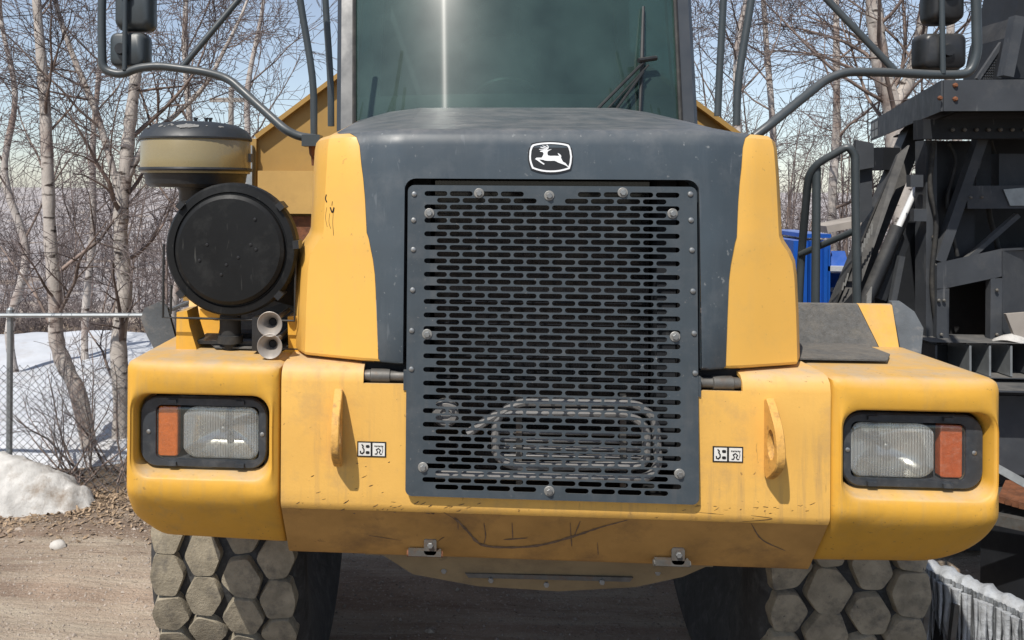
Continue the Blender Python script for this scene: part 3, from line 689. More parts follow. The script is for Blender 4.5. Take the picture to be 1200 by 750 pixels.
# ---------------- corner pieces with the lamps
LC = (1.092, 1.108)
for s in (-1, 1):
    poly = [(.836, .716), (1.255, .730), (1.338, .815), (1.336, 1.343), (.836, 1.338)]
    if s > 0: poly = [(.836, .716), (1.225, .728), (1.332, .82), (1.328, 1.338), (.836, 1.335)]
    rs_ = [.012, .03 if s < 0 else .12, .03 if s < 0 else .10, .03, .012]
    N = 132; an = [2*math.pi*k/N for k in range(N)]
    ro = polar(fillet(poly, rs_, 6), LC, N); rr = polar([(LC[0]-.004+x, LC[1]+z) for x, z in rrect(.218, .131, .054)], LC, N)
    ri = polar([(LC[0]+x, LC[1]+z) for x, z in rrect(.209, .118, .05)], LC, N)
    def pt(r, a, Y):
        x, z = LC[0]+r*math.cos(a), LC[1]+r*math.sin(a)
        zc = .935; d = max(0, zc-z); d = d*d/(d+.02) if d > 0 else 0
        o = max(0, x-1.25); b = max(0, z-1.27)
        return V((s*x, Y+d*.74+o*o*1.6, z))
    def loop(f, Y): return [pt(f(k), an[k], Y) for k in range(N)]
    mix_ = lambda t, k: rr[k]+.007+(max(ro[k]-.02, rr[k]+.008)-rr[k]-.007)*t
    loops = [loop(lambda k: ro[k]-.002, .50), loop(lambda k: ro[k], .034), loop(lambda k: ro[k]-.002, .016), loop(lambda k: ro[k]-.008, .005), loop(lambda k: ro[k]-.017, .0)]
    for t in (.92, .8, .65, .5, .35, .2, .1, 0): loops.append(loop(lambda k: mix_(t, k), -.003-.006*math.sin(math.pi*t)))
    loops += [loop(lambda k: rr[k]+.003, -.001), loop(lambda k: rr[k], .005), loop(lambda k: (rr[k]+ri[k])/2, .034), loop(lambda k: ri[k], .062)]
    h = part(MB().loft(loops, False, False), 'corner_fender', 'yellow', smooth=45)
    # lamp: dark rim, clear cover, indicator, main lens
    wcx = LC[0]-.013; WX, WZ = .168, .087
    def rl(cx, hx, hz, r, y, n=6): return [V((s*(cx+x), y, LC[1]+z)) for x, z in rrect(hx, hz, r, n)]
    hl = part(MB().loft([rl(LC[0], .206, .112, .056, .066), rl(LC[0], .206, .112, .056, .046), rl(LC[0], .202, .108, .053, .041), rl(wcx, WX, WZ, .02, .041), rl(wcx, WX-.002, WZ-.002, .018, .046), rl(wcx, WX-.002, WZ-.002, .018, .15)], False, True), 'headlight', 'bezel')
    part(MB().box((s*LC[0], .20, LC[1]), (.20, .03, .11)), 'lamp_housing', 'dark_void', hl, 0)
    ax = LC[0]+.117
    part(MB().loft([rl(ax, .032, .080, .008, .075), rl(ax, .032, .080, .008, .050), rl(ax, .029, .077, .008, .047)], False, True), 'indicator_lens', 'amber' if s < 0 else 'red_lens', hl, 30)
    mx = LC[0]-.053
    def lens_loop(k, y):
        o_ = []
        for x, z in rrect(.124, .082, .03, 8):
            if x > .04: x = x-(abs(z)/.082)**2*.026+.006
            o_.append(V((s*(mx+x*k), y, LC[1]+z*k)))
        return o_
    part(MB().loft([lens_loop(1, .050), lens_loop(.97, .060), lens_loop(.86, .085), lens_loop(.66, .110), lens_loop(.4, .128), lens_loop(.15, .136)], False, True), 'reflector', 'mirror_bowl', hl, 60)
    part(MB().tube([V((s*mx, .135, LC[1])), V((s*mx, .10, LC[1])), V((s*mx, .082, LC[1])), V((s*mx, .078, LC[1]))], [.012, .014, .012, .004], 12), 'bulb', 'steel', hl, 60)
    lens = part(MB().loft([lens_loop(1, .050), lens_loop(.985, .046), lens_loop(.9, .0435), lens_loop(.6, .0415), lens_loop(.3, .041)], False, True), 'lamp_lens', 'lens_glass', hl, 60)
    part(MB().loft([rl(wcx, WX-.004, WZ-.004, .02, .0405), rl(wcx, WX-.006, WZ-.006, .02, .037), rl(wcx, WX-.012, WZ-.012, .02, .035)], False, True), 'lamp_cover', 'lamp_cover', hl, 40)
    for x in (-.191, .178): part(MB().lathe([(.006, .043), (.007, .039), (.004, .0375)], (s*(LC[0]+x), 0, LC[1]), 'Y', 12), 'screw', 'steel', hl)
    for x in (-.12, .10):
        for z in (-.1, .1): part(MB().box((s*(LC[0]+x), .038, LC[1]+z), (.014, .006, .006)), 'rim_clip', 'bezel', hl, 0)
    # dusty step plate on the fender top
    xa, xb = s*.80, s*1.20
    part(MB().prism([(xa, .20, 1.346), (s*1.10, .20, 1.346), (s*1.16, .30, 1.346), (s*1.16, .475, 1.346), (xa, .475, 1.346)], (0, 0, .005)), 'step_plate', 'non_slip' if s > 0 else 'non_slip', smooth=0)
    # raised guard behind: grip panel, yellow strip, rubber edge
    def gp(x, z): return V((s*x, .48+(z-1.30)*.55, z))
    fo = .075 if s < 0 else 0.
    part(MB().prism([gp(.70, 1.30), gp(1.235, 1.30), gp(1.19, 1.475), gp(.70, 1.475)], (0, .012, .004)), 'grip_panel', 'non_slip', smooth=0)
    part(MB().prism([gp(1.237, 1.30), gp(1.292, 1.30), gp(1.312, 1.475), gp(1.192, 1.475)], (0, .014, .004)), 'guard_strip', 'yellow', smooth=0)
    if s < 0: part(MB().prism([at(x, y, .56) for x, y in ((165, 373), (169, 361), (188, 353), (196, 361), (206, 398), (197, 408), (181, 410), (172, 393))], (0, .02, .0)), 'mud_flap', 'mud_flap', smooth=0)
    else: part(MB().prism([gp(1.294, 1.26), gp(1.36+fo*.3, 1.30), gp(1.40+fo, 1.40), gp(1.385+fo, 1.455), gp(1.35+fo, 1.485), gp(1.314, 1.485)], (.0, .02, .004)), 'mud_flap', 'mud_flap', smooth=0)
    part(MB().prism([gp(.70, 1.47)+V((0, .01, 0)), gp(1.34, 1.47)+V((0, .01, 0)), V((s*1.34, 1.9, 1.30)), V((s*.70, 1.9, 1.30))], (0, 0, -.02)), 'wheel_arch', 'yellow_box', smooth=0)

# ---------------- hood
# rows go up the front and back over the top; columns go out from the middle
def hood_pt(row, x):
    z, y0, zo, yc, crease, out, flatten = row
    a = abs(x); y = y0; zz = z
    if a > crease: y += (a-crease)*.36
    k = max(0, a-(out-.048))
    if k > 0: y += k*1.35+k*k*6
    if a > .40: zz -= (a-.40)**2*zo
    return V((x, y, zz))
HR = [ # z, y0, side drop, -, crease x, outer x
 (1.352, .000, .0, 0, .475, .822), (1.36, -.004, .0, 0, .475, .824), (1.50, .004, 0, 0, .478, .822), (1.62, .012, 0, 0, .482, .818), (1.668, .016, 0, 0, .485, .812), (1.70, .018, 0, 0, .488, .796), (1.733, .020, 0, 0, .49, .772),
 (1.752, .022, 0, 0, .49, .765), (1.86, .030, 0, 0, .492, .762), (1.925, .036, 0, 0, .495, .760), (1.97, .040, .0, 0, .495, .758), (2.03, .046, .03, 0, .49, .756), (2.062, .054, .08, 0, .485, .752), (2.078, .070, .12, 0, .48, .746), (2.087, .105, .18, 0, .47, .738), (2.115, .30, .22, 0, .46, .752), (2.165, .60, .30, 0, .45, .756), (2.262, 1.22, .40, 0, .44, .77)]
HR = [(*r, 0) for r in HR]
NB = 9
def cols(row, i):
    out = row[5]; b = .522+.078*min(1, i/11.)+{12: .012, 13: .035, 14: .075, 15: .12, 16: .135, 17: .145}.get(i, 0)
    return b, out
rows_c = []; rows_l = {-1: [], 1: []}
for i, r in enumerate(HR):
    b, out = cols(r, i)
    cs = [-b, -(b+r[4])/2, -r[4], -.452, -.22, 0, .22, .452, r[4], (b+r[4])/2, b]
    rows_c.append([hood_pt(r, x) for x in cs])
    for s in (-1, 1):
        q = []
        for k in range(NB):
            w_ = max(.002, out-.048-b); t = (k/4*w_ if k <= 4 else w_+(k-4)/4*(out-b-w_)); x = b+.0015+t*(out-b-.0015)/(out-b); q.append(hood_pt(r, s*x)+V((0, -.004 if 0 < k else .004, 0)))
        e = q[-1]; q += [e+V((s*.014, .05, 0)), e+V((s*.036, .15, 0)), e+V((s*.04, .22, 0)), e+V((s*.03, max(.35, 1.15-e.y), 0))]
        rows_l[s].append(q)
def skc(i, j): return i < 9 and 3 <= j <= 6
hm = MB().grid(rows_c, skc)
# rounded upper corners of the opening and its inner lip
zt = HR[9][0]
for s in (-1, 1):
    c = V((s*.452, HR[9][1], zt)); arc = []
    for k in range(7):
        a = rad(90*k/6); arc.append(V((s*(.452-.035+.035*math.sin(a)), HR[9][1]-.001, zt-.035+.035*math.cos(a))))
    hm.add([c]+arc, [(0, k+1, k+2) for k in range(6)])
lip = [hood_pt(HR[0], -.452)]+[V((-.452, .034, zt-.035))]+[V((-(.452-.035+.035*math.cos(rad(90*k/6))), HR[9][1], zt-.035+.035*math.sin(rad(90*k/6)))) for k in range(1, 7)]
lip = lip+[V((-p.x, p.y, p.z)) for p in reversed(lip)]
hm.grid([lip, [p+V((0, .075, 0)) for p in lip]])
hood = part(hm, 'hood', 'grey_hood', smooth=40)
# bottom return of the hood and its dark inside
for s in (-1, 1):
    o = part(MB().grid(rows_l[s]), 'hood_side', 'yellow_hood', hood, 24)
    r0 = rows_l[s][0]; part(MB().grid([r0, [V((p.x*.97, p.y+.03, p.z-.012)) for p in r0], [V((p.x*.9, p.y+.2, p.z+.0)) for p in r0]]), 'hood_lower_edge', 'yellow_hood', hood, 50)
    part(MB().grid([[hood_pt(HR[0], s*x) for x in (.452, .475, .51, .545)], [hood_pt(HR[0], s*x)+V((0, .03, -.010)) for x in (.452, .475, .51, .545)], [hood_pt(HR[0], s*x)+V((0, .10, -.006)) for x in (.452, .475, .51, .545)]]), 'hood_lower_edge', 'grey_hood', hood, 50)
# felt pen marks on the side of the left panel
mb = MB()
for pts in ([(381, 228), (380, 233), (381.5, 237)], [(388, 236), (387.5, 241)], [(385.5, 243), (388, 249), (390, 243), (389, 249)], [(381.5, 243), (380, 255), (382, 266)], [(385, 250), (384, 260), (386, 268)], [(389, 250), (388.5, 262), (389.5, 276)]):
    P = cr([at(x, y, .16) for x, y in pts], 4)
    mb.tube(P, .0022, 5)
# placed on the panel below, once its surface is known (see the snap)
dg = bpy.context.evaluated_depsgraph_get()
left_panel = [c for c in hood.children if c.name.startswith('hood_side')][0]
def snap(P, obj):
    d = (P-CAM).normalized(); M = obj.matrix_world.inverted(); hit, loc, nn, _ = obj.ray_cast(M @ CAM, (M.to_3x3() @ d).normalized())
    return obj.matrix_world @ loc if hit else P
bpy.context.view_layer.update()
mb = MB()
for pts, w in (([(381, 228), (380, 233), (381.5, 237)], .0035), ([(388, 236), (387.5, 241)], .002), ([(385.5, 243), (388, 249), (390, 243), (389, 249)], .004), ([(381.5, 243), (380, 255), (382, 266)], .0012), ([(385, 250), (384, 260), (386, 268)], .0012), ([(389, 250), (388.5, 262), (389.5, 276)], .0014)):
    P = [snap(at(x+1.5, y, .2), left_panel) for x, y in pts]
    mb.tube(cr(P, 4), w*.6, 5)
part(mb, 'pen_marks', 'black_print', hood)

# ---------------- emblem: leaping deer in a rounded shield
EC = at(645, 184.7, .045); eu = 2.565/950/11.54
ne = V((0, -1, .14)).normalized(); ue = V((0, .14, 1)).normalized()
def ep(x, y, off): return EC + V((1, 0, 0))*((x-520)*eu) + ue*((400-y)*eu) + ne*off
ring = [(285, 228), (340, 214), (400, 205), (460, 200), (520, 198), (580, 200), (640, 205), (700, 214), (756, 228), (775, 255), (790, 310), (800, 390), (790, 480), (768, 555), (700, 576), (640, 590), (580, 598), (520, 600), (460, 598), (400, 590), (335, 574), (275, 552), (255, 500), (240, 440), (238, 390), (245, 310), (262, 255)]
def scale_ring(k, dx=0): return [(520+(x-520)*(1+k/282), 400+(y-400)*(1+k/202)) for x, y in ring]
emb = part(MB().loft([[ep(x, y, -.012) for x, y in scale_ring(18)], [ep(x, y, .004) for x, y in scale_ring(18)]], False, True), 'emblem', 'black_print', hood, 40)
part(MB().loft([[ep(x, y, o) for x, y in scale_ring(k)] for k, o in ((0, .0035), (0, .0062), (-22, .0062), (-22, .0035))], False, False), 'emblem_border', 'emblem_white', emb, 30)
deer = [(378, 317), (392, 310), (425, 303), (440, 291), (468, 291), (482, 302), (505, 296), (536, 291), (515, 303), (492, 314), (480, 330), (478, 355), (488, 376), (520, 381), (575, 379), (612, 381), (634, 380), (622, 362), (612, 342), (632, 350), (656, 372), (660, 388), (655, 404), (668, 430), (680, 458), (716, 478), (746, 518), (766, 530), (752, 536), (722, 512), (698, 500), (655, 484), (618, 470), (592, 455), (568, 446), (530, 448), (480, 448), (444, 444), (420, 434), (366, 430), (402, 462), (440, 489), (428, 500), (388, 474), (340, 440), (314, 424), (334, 406), (402, 405), (420, 376), (428, 350), (418, 330), (388, 326)]
mb = MB()
def tri_prism(mb, poly, o0, o1):
    from mathutils.geometry import tessellate_polygon
    P = [V((x, y, 0)) for x, y in poly]; T = tessellate_polygon([P]); n = len(poly)
    mb.add([ep(x, y, o0) for x, y in poly]+[ep(x, y, o1) for x, y in poly], [tuple(i+n for i in t) for t in T]+[(i, (i+1) % n, n+(i+1) % n, n+i) for i in range(n)])
tri_prism(mb, deer, .0035, .0060)
for poly in ([(440, 296), (372, 298), (368, 291), (400, 288), (440, 284)], [(470, 292), (432, 278), (392, 270), (382, 258), (432, 266), (474, 282)], [(478, 290), (462, 268), (430, 256), (410, 240), (448, 250), (480, 268)], [(470, 292), (486, 292), (498, 262), (480, 232), (458, 234), (478, 246), (484, 264)]):
    tri_prism(mb, poly, .0035, .0061)
part(mb, 'emblem_deer', 'emblem_white', emb, 0)

# ---------------- grille
GT, GB, GYT, GYB, GX = 1.904, .951, .020, -.024, .441
gv = V((0, GYT-GYB, GT-GB)); GH = gv.length; gv.normalize(); gn = V((0, -gv.z, gv.y))
def gp3(x, v, o=0.): return V((x, GYT, GT)) - gv*v + gn*o          # v measured down from the top edge
pitchx, sl, sh = .0786, .0712, .0156; rowsN = 44; v0 = .026; pv = (GH-.030-.026)/(rowsN-1); TH = .0028
mb = MB()
def cell(x0, x1, va, vb, hole):
    if not hole:
        mb.add([gp3(x0, va), gp3(x1, va), gp3(x1, vb), gp3(x0, vb)], [(0, 1, 2, 3)]); return
    cx, cv = (x0+x1)/2, (va+vb)/2; hx, hv = (x1-x0)/2, (vb-va)/2; n = 5; r = sh/2; inn = []; outr = []
    for sx in (1, -1):
        for k in range(n+1):
            a = rad(-90+180*k/n)*1; x = sx*(sl/2-r)+sx*r*math.cos(a); v = (r*math.sin(a))*sx
            inn.append((x, v))
            t = k/n; ox = sx*hx; ov = (-hv+2*hv*t)*sx
            outr.append((ox, ov))
    m = len(inn)
    mb.add([gp3(cx+x, cv+v) for x, v in outr]+[gp3(cx+x, cv+v) for x, v in inn]+[gp3(cx+x, cv+v, -TH) for x, v in inn],
           [(i, (i+1) % m, m+(i+1) % m, m+i) for i in range(m)]+[(m+i, m+(i+1) % m, 2*m+(i+1) % m, 2*m+i) for i in range(m)])
for r_ in range(rowsN):
    va, vb = v0+(r_-.5)*pv, v0+(r_+.5)*pv; k = 10 if r_ % 2 == 0 else 9; xs0 = -pitchx*k/2
    miss = set()
    if r_ == 0: miss = {4, 5}
    if r_ == 1: miss = {4}
    if r_ == rowsN-1: miss = {4}
    if r_ == rowsN-4: miss = set()
    for c in range(k): cell(xs0+c*pitchx, xs0+(c+1)*pitchx, va, vb, c not in miss)
    for sx in (-1, 1): mb.add([gp3(sx*pitchx*k/2, va), gp3(sx*(GX-.02), va), gp3(sx*(GX-.02), vb), gp3(sx*pitchx*k/2, vb)], [(0, 1, 2, 3)])
va, vb = v0-.5*pv, v0+(rowsN-.5)*pv
def edge_loop(o, ins): return [gp3(x, GH/2-z, o) for x, z in rrect(GX-ins, GH/2-ins, .022-ins*.5, 5)]
# margins: top, bottom, sides
mb.add([gp3(-(GX-.02), va), gp3(GX-.02, va), gp3(GX-.02, .004), gp3(-(GX-.02), .004)], [(0, 1, 2, 3)])
mb.add([gp3(-(GX-.02), vb), gp3(GX-.02, vb), gp3(GX-.02, GH-.004), gp3(-(GX-.02), GH-.004)], [(0, 1, 2, 3)])
for sx in (-1, 1): mb.add([gp3(sx*(GX-.02), .02), gp3(sx*GX, .02), gp3(sx*GX, GH-.02), gp3(sx*(GX-.02), GH-.02)], [(0, 1, 2, 3)])
for sx in (-1, 1):
    for top in (0, 1):
        pts = [gp3(sx*(GX-.02), .02 if top else GH-.02)]
        for k in range(7):
            a = rad(90*k/6); pts.append(gp3(sx*(GX-.02+.02*math.cos(a)), (.02-.02*math.sin(a)) if top else (GH-.02+.02*math.sin(a))))
        if not top: pts[-1] = gp3(sx*(GX-.02), GH-.0)
        mb.add(pts, [(0, k+1, k+2) for k in range(6)])
mb.add([gp3(-(GX-.02), GH-.004), gp3(GX-.02, GH-.004), gp3(GX-.02, GH), gp3(-(GX-.02), GH)], [(0, 1, 2, 3)])
mb.add([gp3(-(GX-.02), 0), gp3(GX-.02, 0), gp3(GX-.02, .004), gp3(-(GX-.02), .004)], [(0, 1, 2, 3)])
# outer edge of the plate
o0 = [gp3(x, GH/2-z, 0) for x, z in rrect(GX, GH/2, .02, 6)]; o1 = [gp3(x, GH/2-z, -.010) for x, z in rrect(GX, GH/2, .02, 6)]
mb.loft([o0, o1], False, False)
me = bpy.data.meshes.new('grille'); me.from_pydata([tuple(p) for p in mb.v], [], mb.f); me.materials.append(MATS['grille_grey'])
grille = link('grille', me, (0, 0, 0)); grille.parent = truck; grille.location = -WORLD[truck.name]
# bolts
def bolt_mesh(R, h, wash, mname):
    b = MB()
    if wash: b.lathe([(wash, 0), (wash, -.003), (wash*.9, -.004)], (0, 0, 0), 'Y', 18)
    return b.mesh(mname, 'washer', 30)
small = MB().lathe([(.0085, .002), (.0085, -.001), (.0075, -.004), (.004, -.0055)], (0, 0, 0), 'Y', 12).mesh('bolt', 'steel', 30)
wash = MB().lathe([(.0155, .001), (.0155, -.002), (.0142, -.003)], (0, 0, 0), 'Y', 20).mesh('washer', 'washer', 30)
hexb = MB().lathe([(.0095, -.003), (.0095, -.010), (.008, -.0115)], (0, 0, 0), 'Y', 6).mesh('bolt', 'steel', 20)
g0 = gp3(0, 0)
for x, y in ((233, 75), (231, 158), (230, 252), (228, 381), (225, 511), (224, 634), (1115, 75), (1117, 158), (1120, 254), (1123, 385), (1127, 520), (1130, 647)):
    p = atP(400+x/2.727, 200+y/2.727, g0, gn); link('bolt', small, p, grille)
for x, y, z in ((440, 72, 200), (664, 80, 200), (899, 70, 200), (281, 136, 200), (1058, 137, 200), (274, 522, 200), (1066, 530, 200), (261, 402, 400), (664, 478, 400), (1080, 423, 400)):
    p = atP(400+x/2.727, z+y/2.727, g0, gn)+gn*.001; o = link('bolt', hexb, p, grille, (0, rad(7*x % 60), 0)); w = link('washer', wash, p, o)

# ---------------- behind the grille: radiator core, shroud, coiled pipe
core = part(MB().box((0, .30, 1.50), (.36, .03, .42)), 'radiator', 'core', smooth=0)
for k in range(44): part(MB().box((0, .267, 1.10+k*.0186), (.355, .003, .0012)), 'fin', 'fin_dark', core, 0) if k % 2 == 0 else None
for s in (-1, 1): part(MB().box((s*.405, .27, 1.45), (.03, .05, .48)), 'radiator_tank', 'machine_dark', core, 30)
part(MB().box((0, .34, 1.02), (.42, .02, .12)), 'oil_cooler', 'core', smooth=0)
part(MB().box((0, .60, 1.40), (.52, .2, .66)), 'engine_block', 'dark_void', smooth=0)
for s in (-1, 1): part(MB().box((s*.455, .24, 1.40), (.010, .12, .53)), 'shroud', 'dark_void', smooth=0)
part(MB().box((0, .24, 1.94), (.46, .12, .008)), 'shroud', 'dark_void', smooth=0)
def pl(pts, Y=.018): return [at(x, y, Y) for x, y in pts]
coil = part(MB().tube(bend(pl([(548, 508), (580, 486), (600, 483), (735, 484), (758, 500), (757, 540), (745, 546), (600, 546), (581, 535), (580, 490), (605, 471), (745, 472), (768, 490), (772, 545), (760, 560), (510, 556)]), .05, 5), .0135, 9), 'coiled_pipe', 'hose_grey')
for x in (608, 730): part(MB().beam(at(x, 462, .04), at(x, 570, .04), .018, .01, (0, 1, 0)), 'pipe_bracket', 'steel_dull', coil, 0)
for k in range(4): part(MB().tube([at(585, 506+9*k, .05), at(752, 509+9*k, .05)], .006, 6), 'cooler_tube', 'hose_grey', smooth=40)
c = at(522, 485, .035); part(MB().lathe([(.042, .03), (.042, 0), (.034, -.008), (.018, -.008), (.016, -.002), (.0, -.002)], c, 'Y', 24, True, False), 'disc_horn', 'hose_grey')

# ---------------- under the bumper
part(MB().prism([at(440, 645, .17), at(484, 673, .24), at(560, 687, .28), at(655, 693, .30), at(745, 688, .28), at(800, 676, .24), at(846, 656, .17)], (0, .35, -.01)), 'belly_pan', 'pan_brown', smooth=0)
for x, y in ((520, 668), (575, 679), (640, 684), (705, 681), (770, 670)): link('bolt', hexb, at(x, y, .235), truck)
part(MB().prism([at(545, 672, .232), at(742, 677, .232), at(738, 682, .232), at(549, 677, .232)], (0, .02, 0)), 'pan_seam', 'steel_dull', smooth=0)
part(MB().box((0, .5, .66), (.42, .16, .03)), 'cross_member', 'pan_brown', smooth=0)
for x, y in ((497, 641), (785, 652)):
    c = at(x, y, .112); h = part(MB().beam(c+V((-.05, -.012, -.012)), c+V((.055, -.012, -.012)), .02, .018), 'latch', 'steel_dull', smooth=0)
    part(MB().loft([[c+V((.02+a, -.016-d, .012+b)) for a, b in rrect(.02, .028, .012)] for d in (0, .006)]), 'latch_tab', 'steel_dull', h, 20)
    link('bolt', hexb, c+V((.02, -.022, .018)), h)
    part(MB().tube([c+V((-.055, -.012, -.016)), c+V((.06, -.012, -.016))], .010, 10), 'latch_pin', 'rust' if x < 600 else 'steel_dull', h)
az_ = GZ+.79
ax = part(MB().tube([V((-1.0, 1.4, az_)), V((-.32, 1.4, az_)), V((-.2, 1.4, az_-.03)), V((0, 1.4, az_-.05)), V((.2, 1.4, az_-.03)), V((.32, 1.4, az_)), V((1.0, 1.4, az_))], [.12, .14, .22, .27, .22, .14, .12], 20), 'axle', 'black_rubber')
for s in (-1, 1):
    part(MB().box((s*.42, 1.6, .76), (.06, 1.3, .12)), 'chassis_rail', 'black_rubber', smooth=0)
    part(MB().tube([V((s*.62, .75, .62)), V((s*.62, 1.4, .40))], .045, 10), 'suspension_arm', 'black_rubber')
    part(MB().box((s*.55, .42, .70), (.05, .08, .10)), 'tow_bracket', 'pan_brown', smooth=0)

# ---------------- front wheels
RW, HW = .80, .30
rs = random.Random(77)
def tread(side):
    base = [(math.cos(rad(a_+rs.uniform(-9, 9)))*.092*rs.uniform(.88, 1.06), math.sin(rad(a_+rs.uniform(-9, 9)))*.103*rs.uniform(.89, 1.06)) for a_ in (0, 60, 120, 180, 240, 300)]
    if side: base = [(min(x*side, .068)*side, y) for x, y in base]
    def lp(k, h):
        q = fillet([(x*k, y*k) for x, y in base], [.016]*6, 2); return [(x, y, h-y*y*.62) for x, y in q]
    return MB().loft([lp(1.06, -.03), lp(1.0, .028), lp(.98, .0315), lp(.5, .032)], False, True).mesh('tread_block', 'rubber_tread', 35)
TREADS = {sd: [tread(sd) for _ in range(9)] for sd in (-1, 0, 1)}
for s in (-1, 1):
    wc = V((s*1.185, 1.40, GZ+RW-.012)); wh = link('wheel', None, wc, truck)
    prof = [(.36, -.22), (.50, -.28), (.66, -.31), (.735, -.305), (.762, -.28), (.768, -.15), (.77, 0), (.768, .15), (.762, .28), (.735, .305), (.66, .31), (.50, .28), (.36, .22)]
    part(MB().lathe(prof, wc, 'X', 72), 'tyre', 'tyre_black', wh, 40)
    part(MB().lathe([(.10, s*.16), (.16, s*.2), (.34, s*.18), (.365, s*.225), (.355, s*.23), (.33, s*.21)], wc, 'X', 36), 'rim', 'yellow_box', wh)
    n = 29; col = [-.225, -.075, .075, .225]
    for ci, cx in enumerate(col):
        for k in range(n):
            a = 2*math.pi*(k+(.5 if ci % 2 else 0)+.15*s)/n; r = RW-.030
            o = link('tread_block', rs.choice(TREADS[-1 if ci == 0 else 1 if ci == 3 else 0]), wc+V((cx, math.cos(a)*r, math.sin(a)*r)), wh)
            rdir = V((0, math.cos(a), math.sin(a))); ydir = V((0, -math.sin(a), math.cos(a))); M = Matrix((V((1, 0, 0)), ydir, rdir)).transposed()
            if M.determinant() < 0: M = Matrix((V((1, 0, 0)), -ydir, rdir)).transposed()
            tw = 0 if ci in (0, 3) else rs.uniform(-.14, .14); o.rotation_euler = (M @ Matrix.Rotation(tw, 3, 'Z')).to_euler(); o.scale = (rs.uniform(.91, .96), rs.uniform(.91, .96), rs.uniform(.92, 1.04))

# ---------------- cab
WB, WT = 2.16, 3.35
def wy(z, x): return 1.20+(z-2.2)*.32+.17*(x/.8)**2
def wx(z): return .803+(z-2.2)*.045
g = []
for i in range(15):
    z = WB+(WT-WB)*i/14; g.append([V((wx(z)*k/12, wy(z, wx(z)*k/12), z)) for k in range(-12, 13)])
cab = part(MB().grid([[p+V((0, .012, 0)) for p in r] for r in g[:3]]), 'cab_cowl', 'black_plastic', thick=.02)
part(MB().grid(g), 'windscreen', 'windscreen', smooth=80)
for s in (-1, 1):
    pp = []
    for i in range(8):
        z = WB+(WT-WB)*i/7; x = wx(z); y = wy(z, x)
        pp.append([V((s*(x-.03), y-.014, z)), V((s*(x+.028), y-.012, z)), V((s*(x+.052), y+.02, z)), V((s*(x+.052), y+.13, z)), V((s*(x-.0), y+.12, z)), V((s*(x-.03), y+.02, z))])
    part(MB().loft(pp), 'cab_pillar', 'pillar_grey', smooth=30)
    seal = part(MB().tube([V((s*(wx(z)-.038), wy(z, wx(z)-.038)-.008, z)) for z in [WB+(WT-WB)*i/7 for i in range(8)]], .010, 6), 'window_seal', 'black_rubber')
    # side: door lower panel, window, rear pillar
    part(MB().prism([(s*.83, 1.42, 1.55), (s*.83, 2.75, 1.55), (s*.83, 2.75, 2.3), (s*.83, 1.45, 2.3)], (s*-.04, 0, 0)), 'cab_door', 'grey_hood', smooth=0)
    part(MB().prism([(s*.815, 1.50, 2.302), (s*.815, 2.66, 2.302), (s*.81, 2.66, 3.30), (s*.81, 1.70, 3.30)], (s*-.006, 0, 0)), 'side_window', 'side_glass', smooth=0)
    part(MB().beam((s*.80, 2.71, 2.30), (s*.76, 2.71, 3.35), .08, .08), 'cab_pillar', 'pillar_grey', smooth=0)
    # curtain cords
    part(MB().tube([V((s*.755, 1.68, 3.2)), V((s*.755, 1.56, 2.7)), V((s*.765, 1.44, 2.2))], .006, 5), 'cord', 'black_rubber')
part(MB().prism([(-.79, 1.48, 3.352), (.79, 1.48, 3.352), (.79, 2.8, 3.352), (-.79, 2.8, 3.352)], (0, 0, .10)), 'cab_roof', 'yellow_hood', smooth=0)
part(MB().box((0, 2.76, 2.40), (.79, .02, .85)), 'cab_rear_wall', 'seat', smooth=0)
part(MB().box((0, 2.0, 1.60), (.79, .78, .03)), 'cab_floor', 'seat', smooth=0)
dash = part(MB().loft([[V((x, 1.46+.10*(1-(x/.7)**2)*0+a, b)) for a, b in ((.02, 1.7), (.02, 2.17), (.06, 2.20), (.42, 2.22), (.46, 2.18), (.46, 1.7))] for x in (-.72, -.3, .3, .72)]), 'dashboard', 'seat', smooth=30)
sc_ = V((0, 2.0, 2.30)); M = Matrix.Rotation(rad(32), 3, 'X')
part(MB().tube([sc_+M @ V((.21*math.cos(a), 0.0, .21*math.sin(a))) for a in [2*math.pi*k/32 for k in range(33)]], .015, 8), 'steering_wheel', 'black_plastic')
part(MB().tube([sc_, V((0, 1.8, 2.1))], .03, 10), 'steering_column', 'black_plastic')
st = part(MB().loft([[V((x, y, 2.0+z)) for x, z in rrect(.25, .07, .05)] for y in (2.15, 2.62)]), 'seat', 'seat')
part(MB().loft([[V((x, y, 2.42+z)) for x, z in rrect(w, .42, .1)] for y, w in ((2.58, .22), (2.62, .25), (2.70, .25))]), 'seat_back', 'seat')
part(MB().loft([[V((x, y, 2.95+z)) for x, z in rrect(w, .1, .05)] for y, w in ((2.60, .12), (2.64, .14), (2.70, .14))]), 'headrest', 'seat')
# wiper
def wp(px, py, off=.02):
    p = at(px, py, 1.3)
    for _ in range(6): p = at(px, py, wy(p.z, p.x)-off)
    return p
wi = part(MB().tube([wp(754, 8, .015), wp(752.5, 70, .03), wp(750, 132, .015)], [.007, .010, .007], 6), 'wiper', 'black_plastic')
for a, b, r in (((757, 70), (694, 134), .007), ((760, 76), (706, 134), .004), ((754, 84), (718, 134), .006)): part(MB().tube([wp(*a, .05), wp(*b, .05)], r, 6), 'wiper_arm', 'black_plastic', wi)
part(MB().tube([wp(748, 71, .055), wp(769, 68, .055)], .012, 8), 'wiper_joint', 'black_plastic', wi)

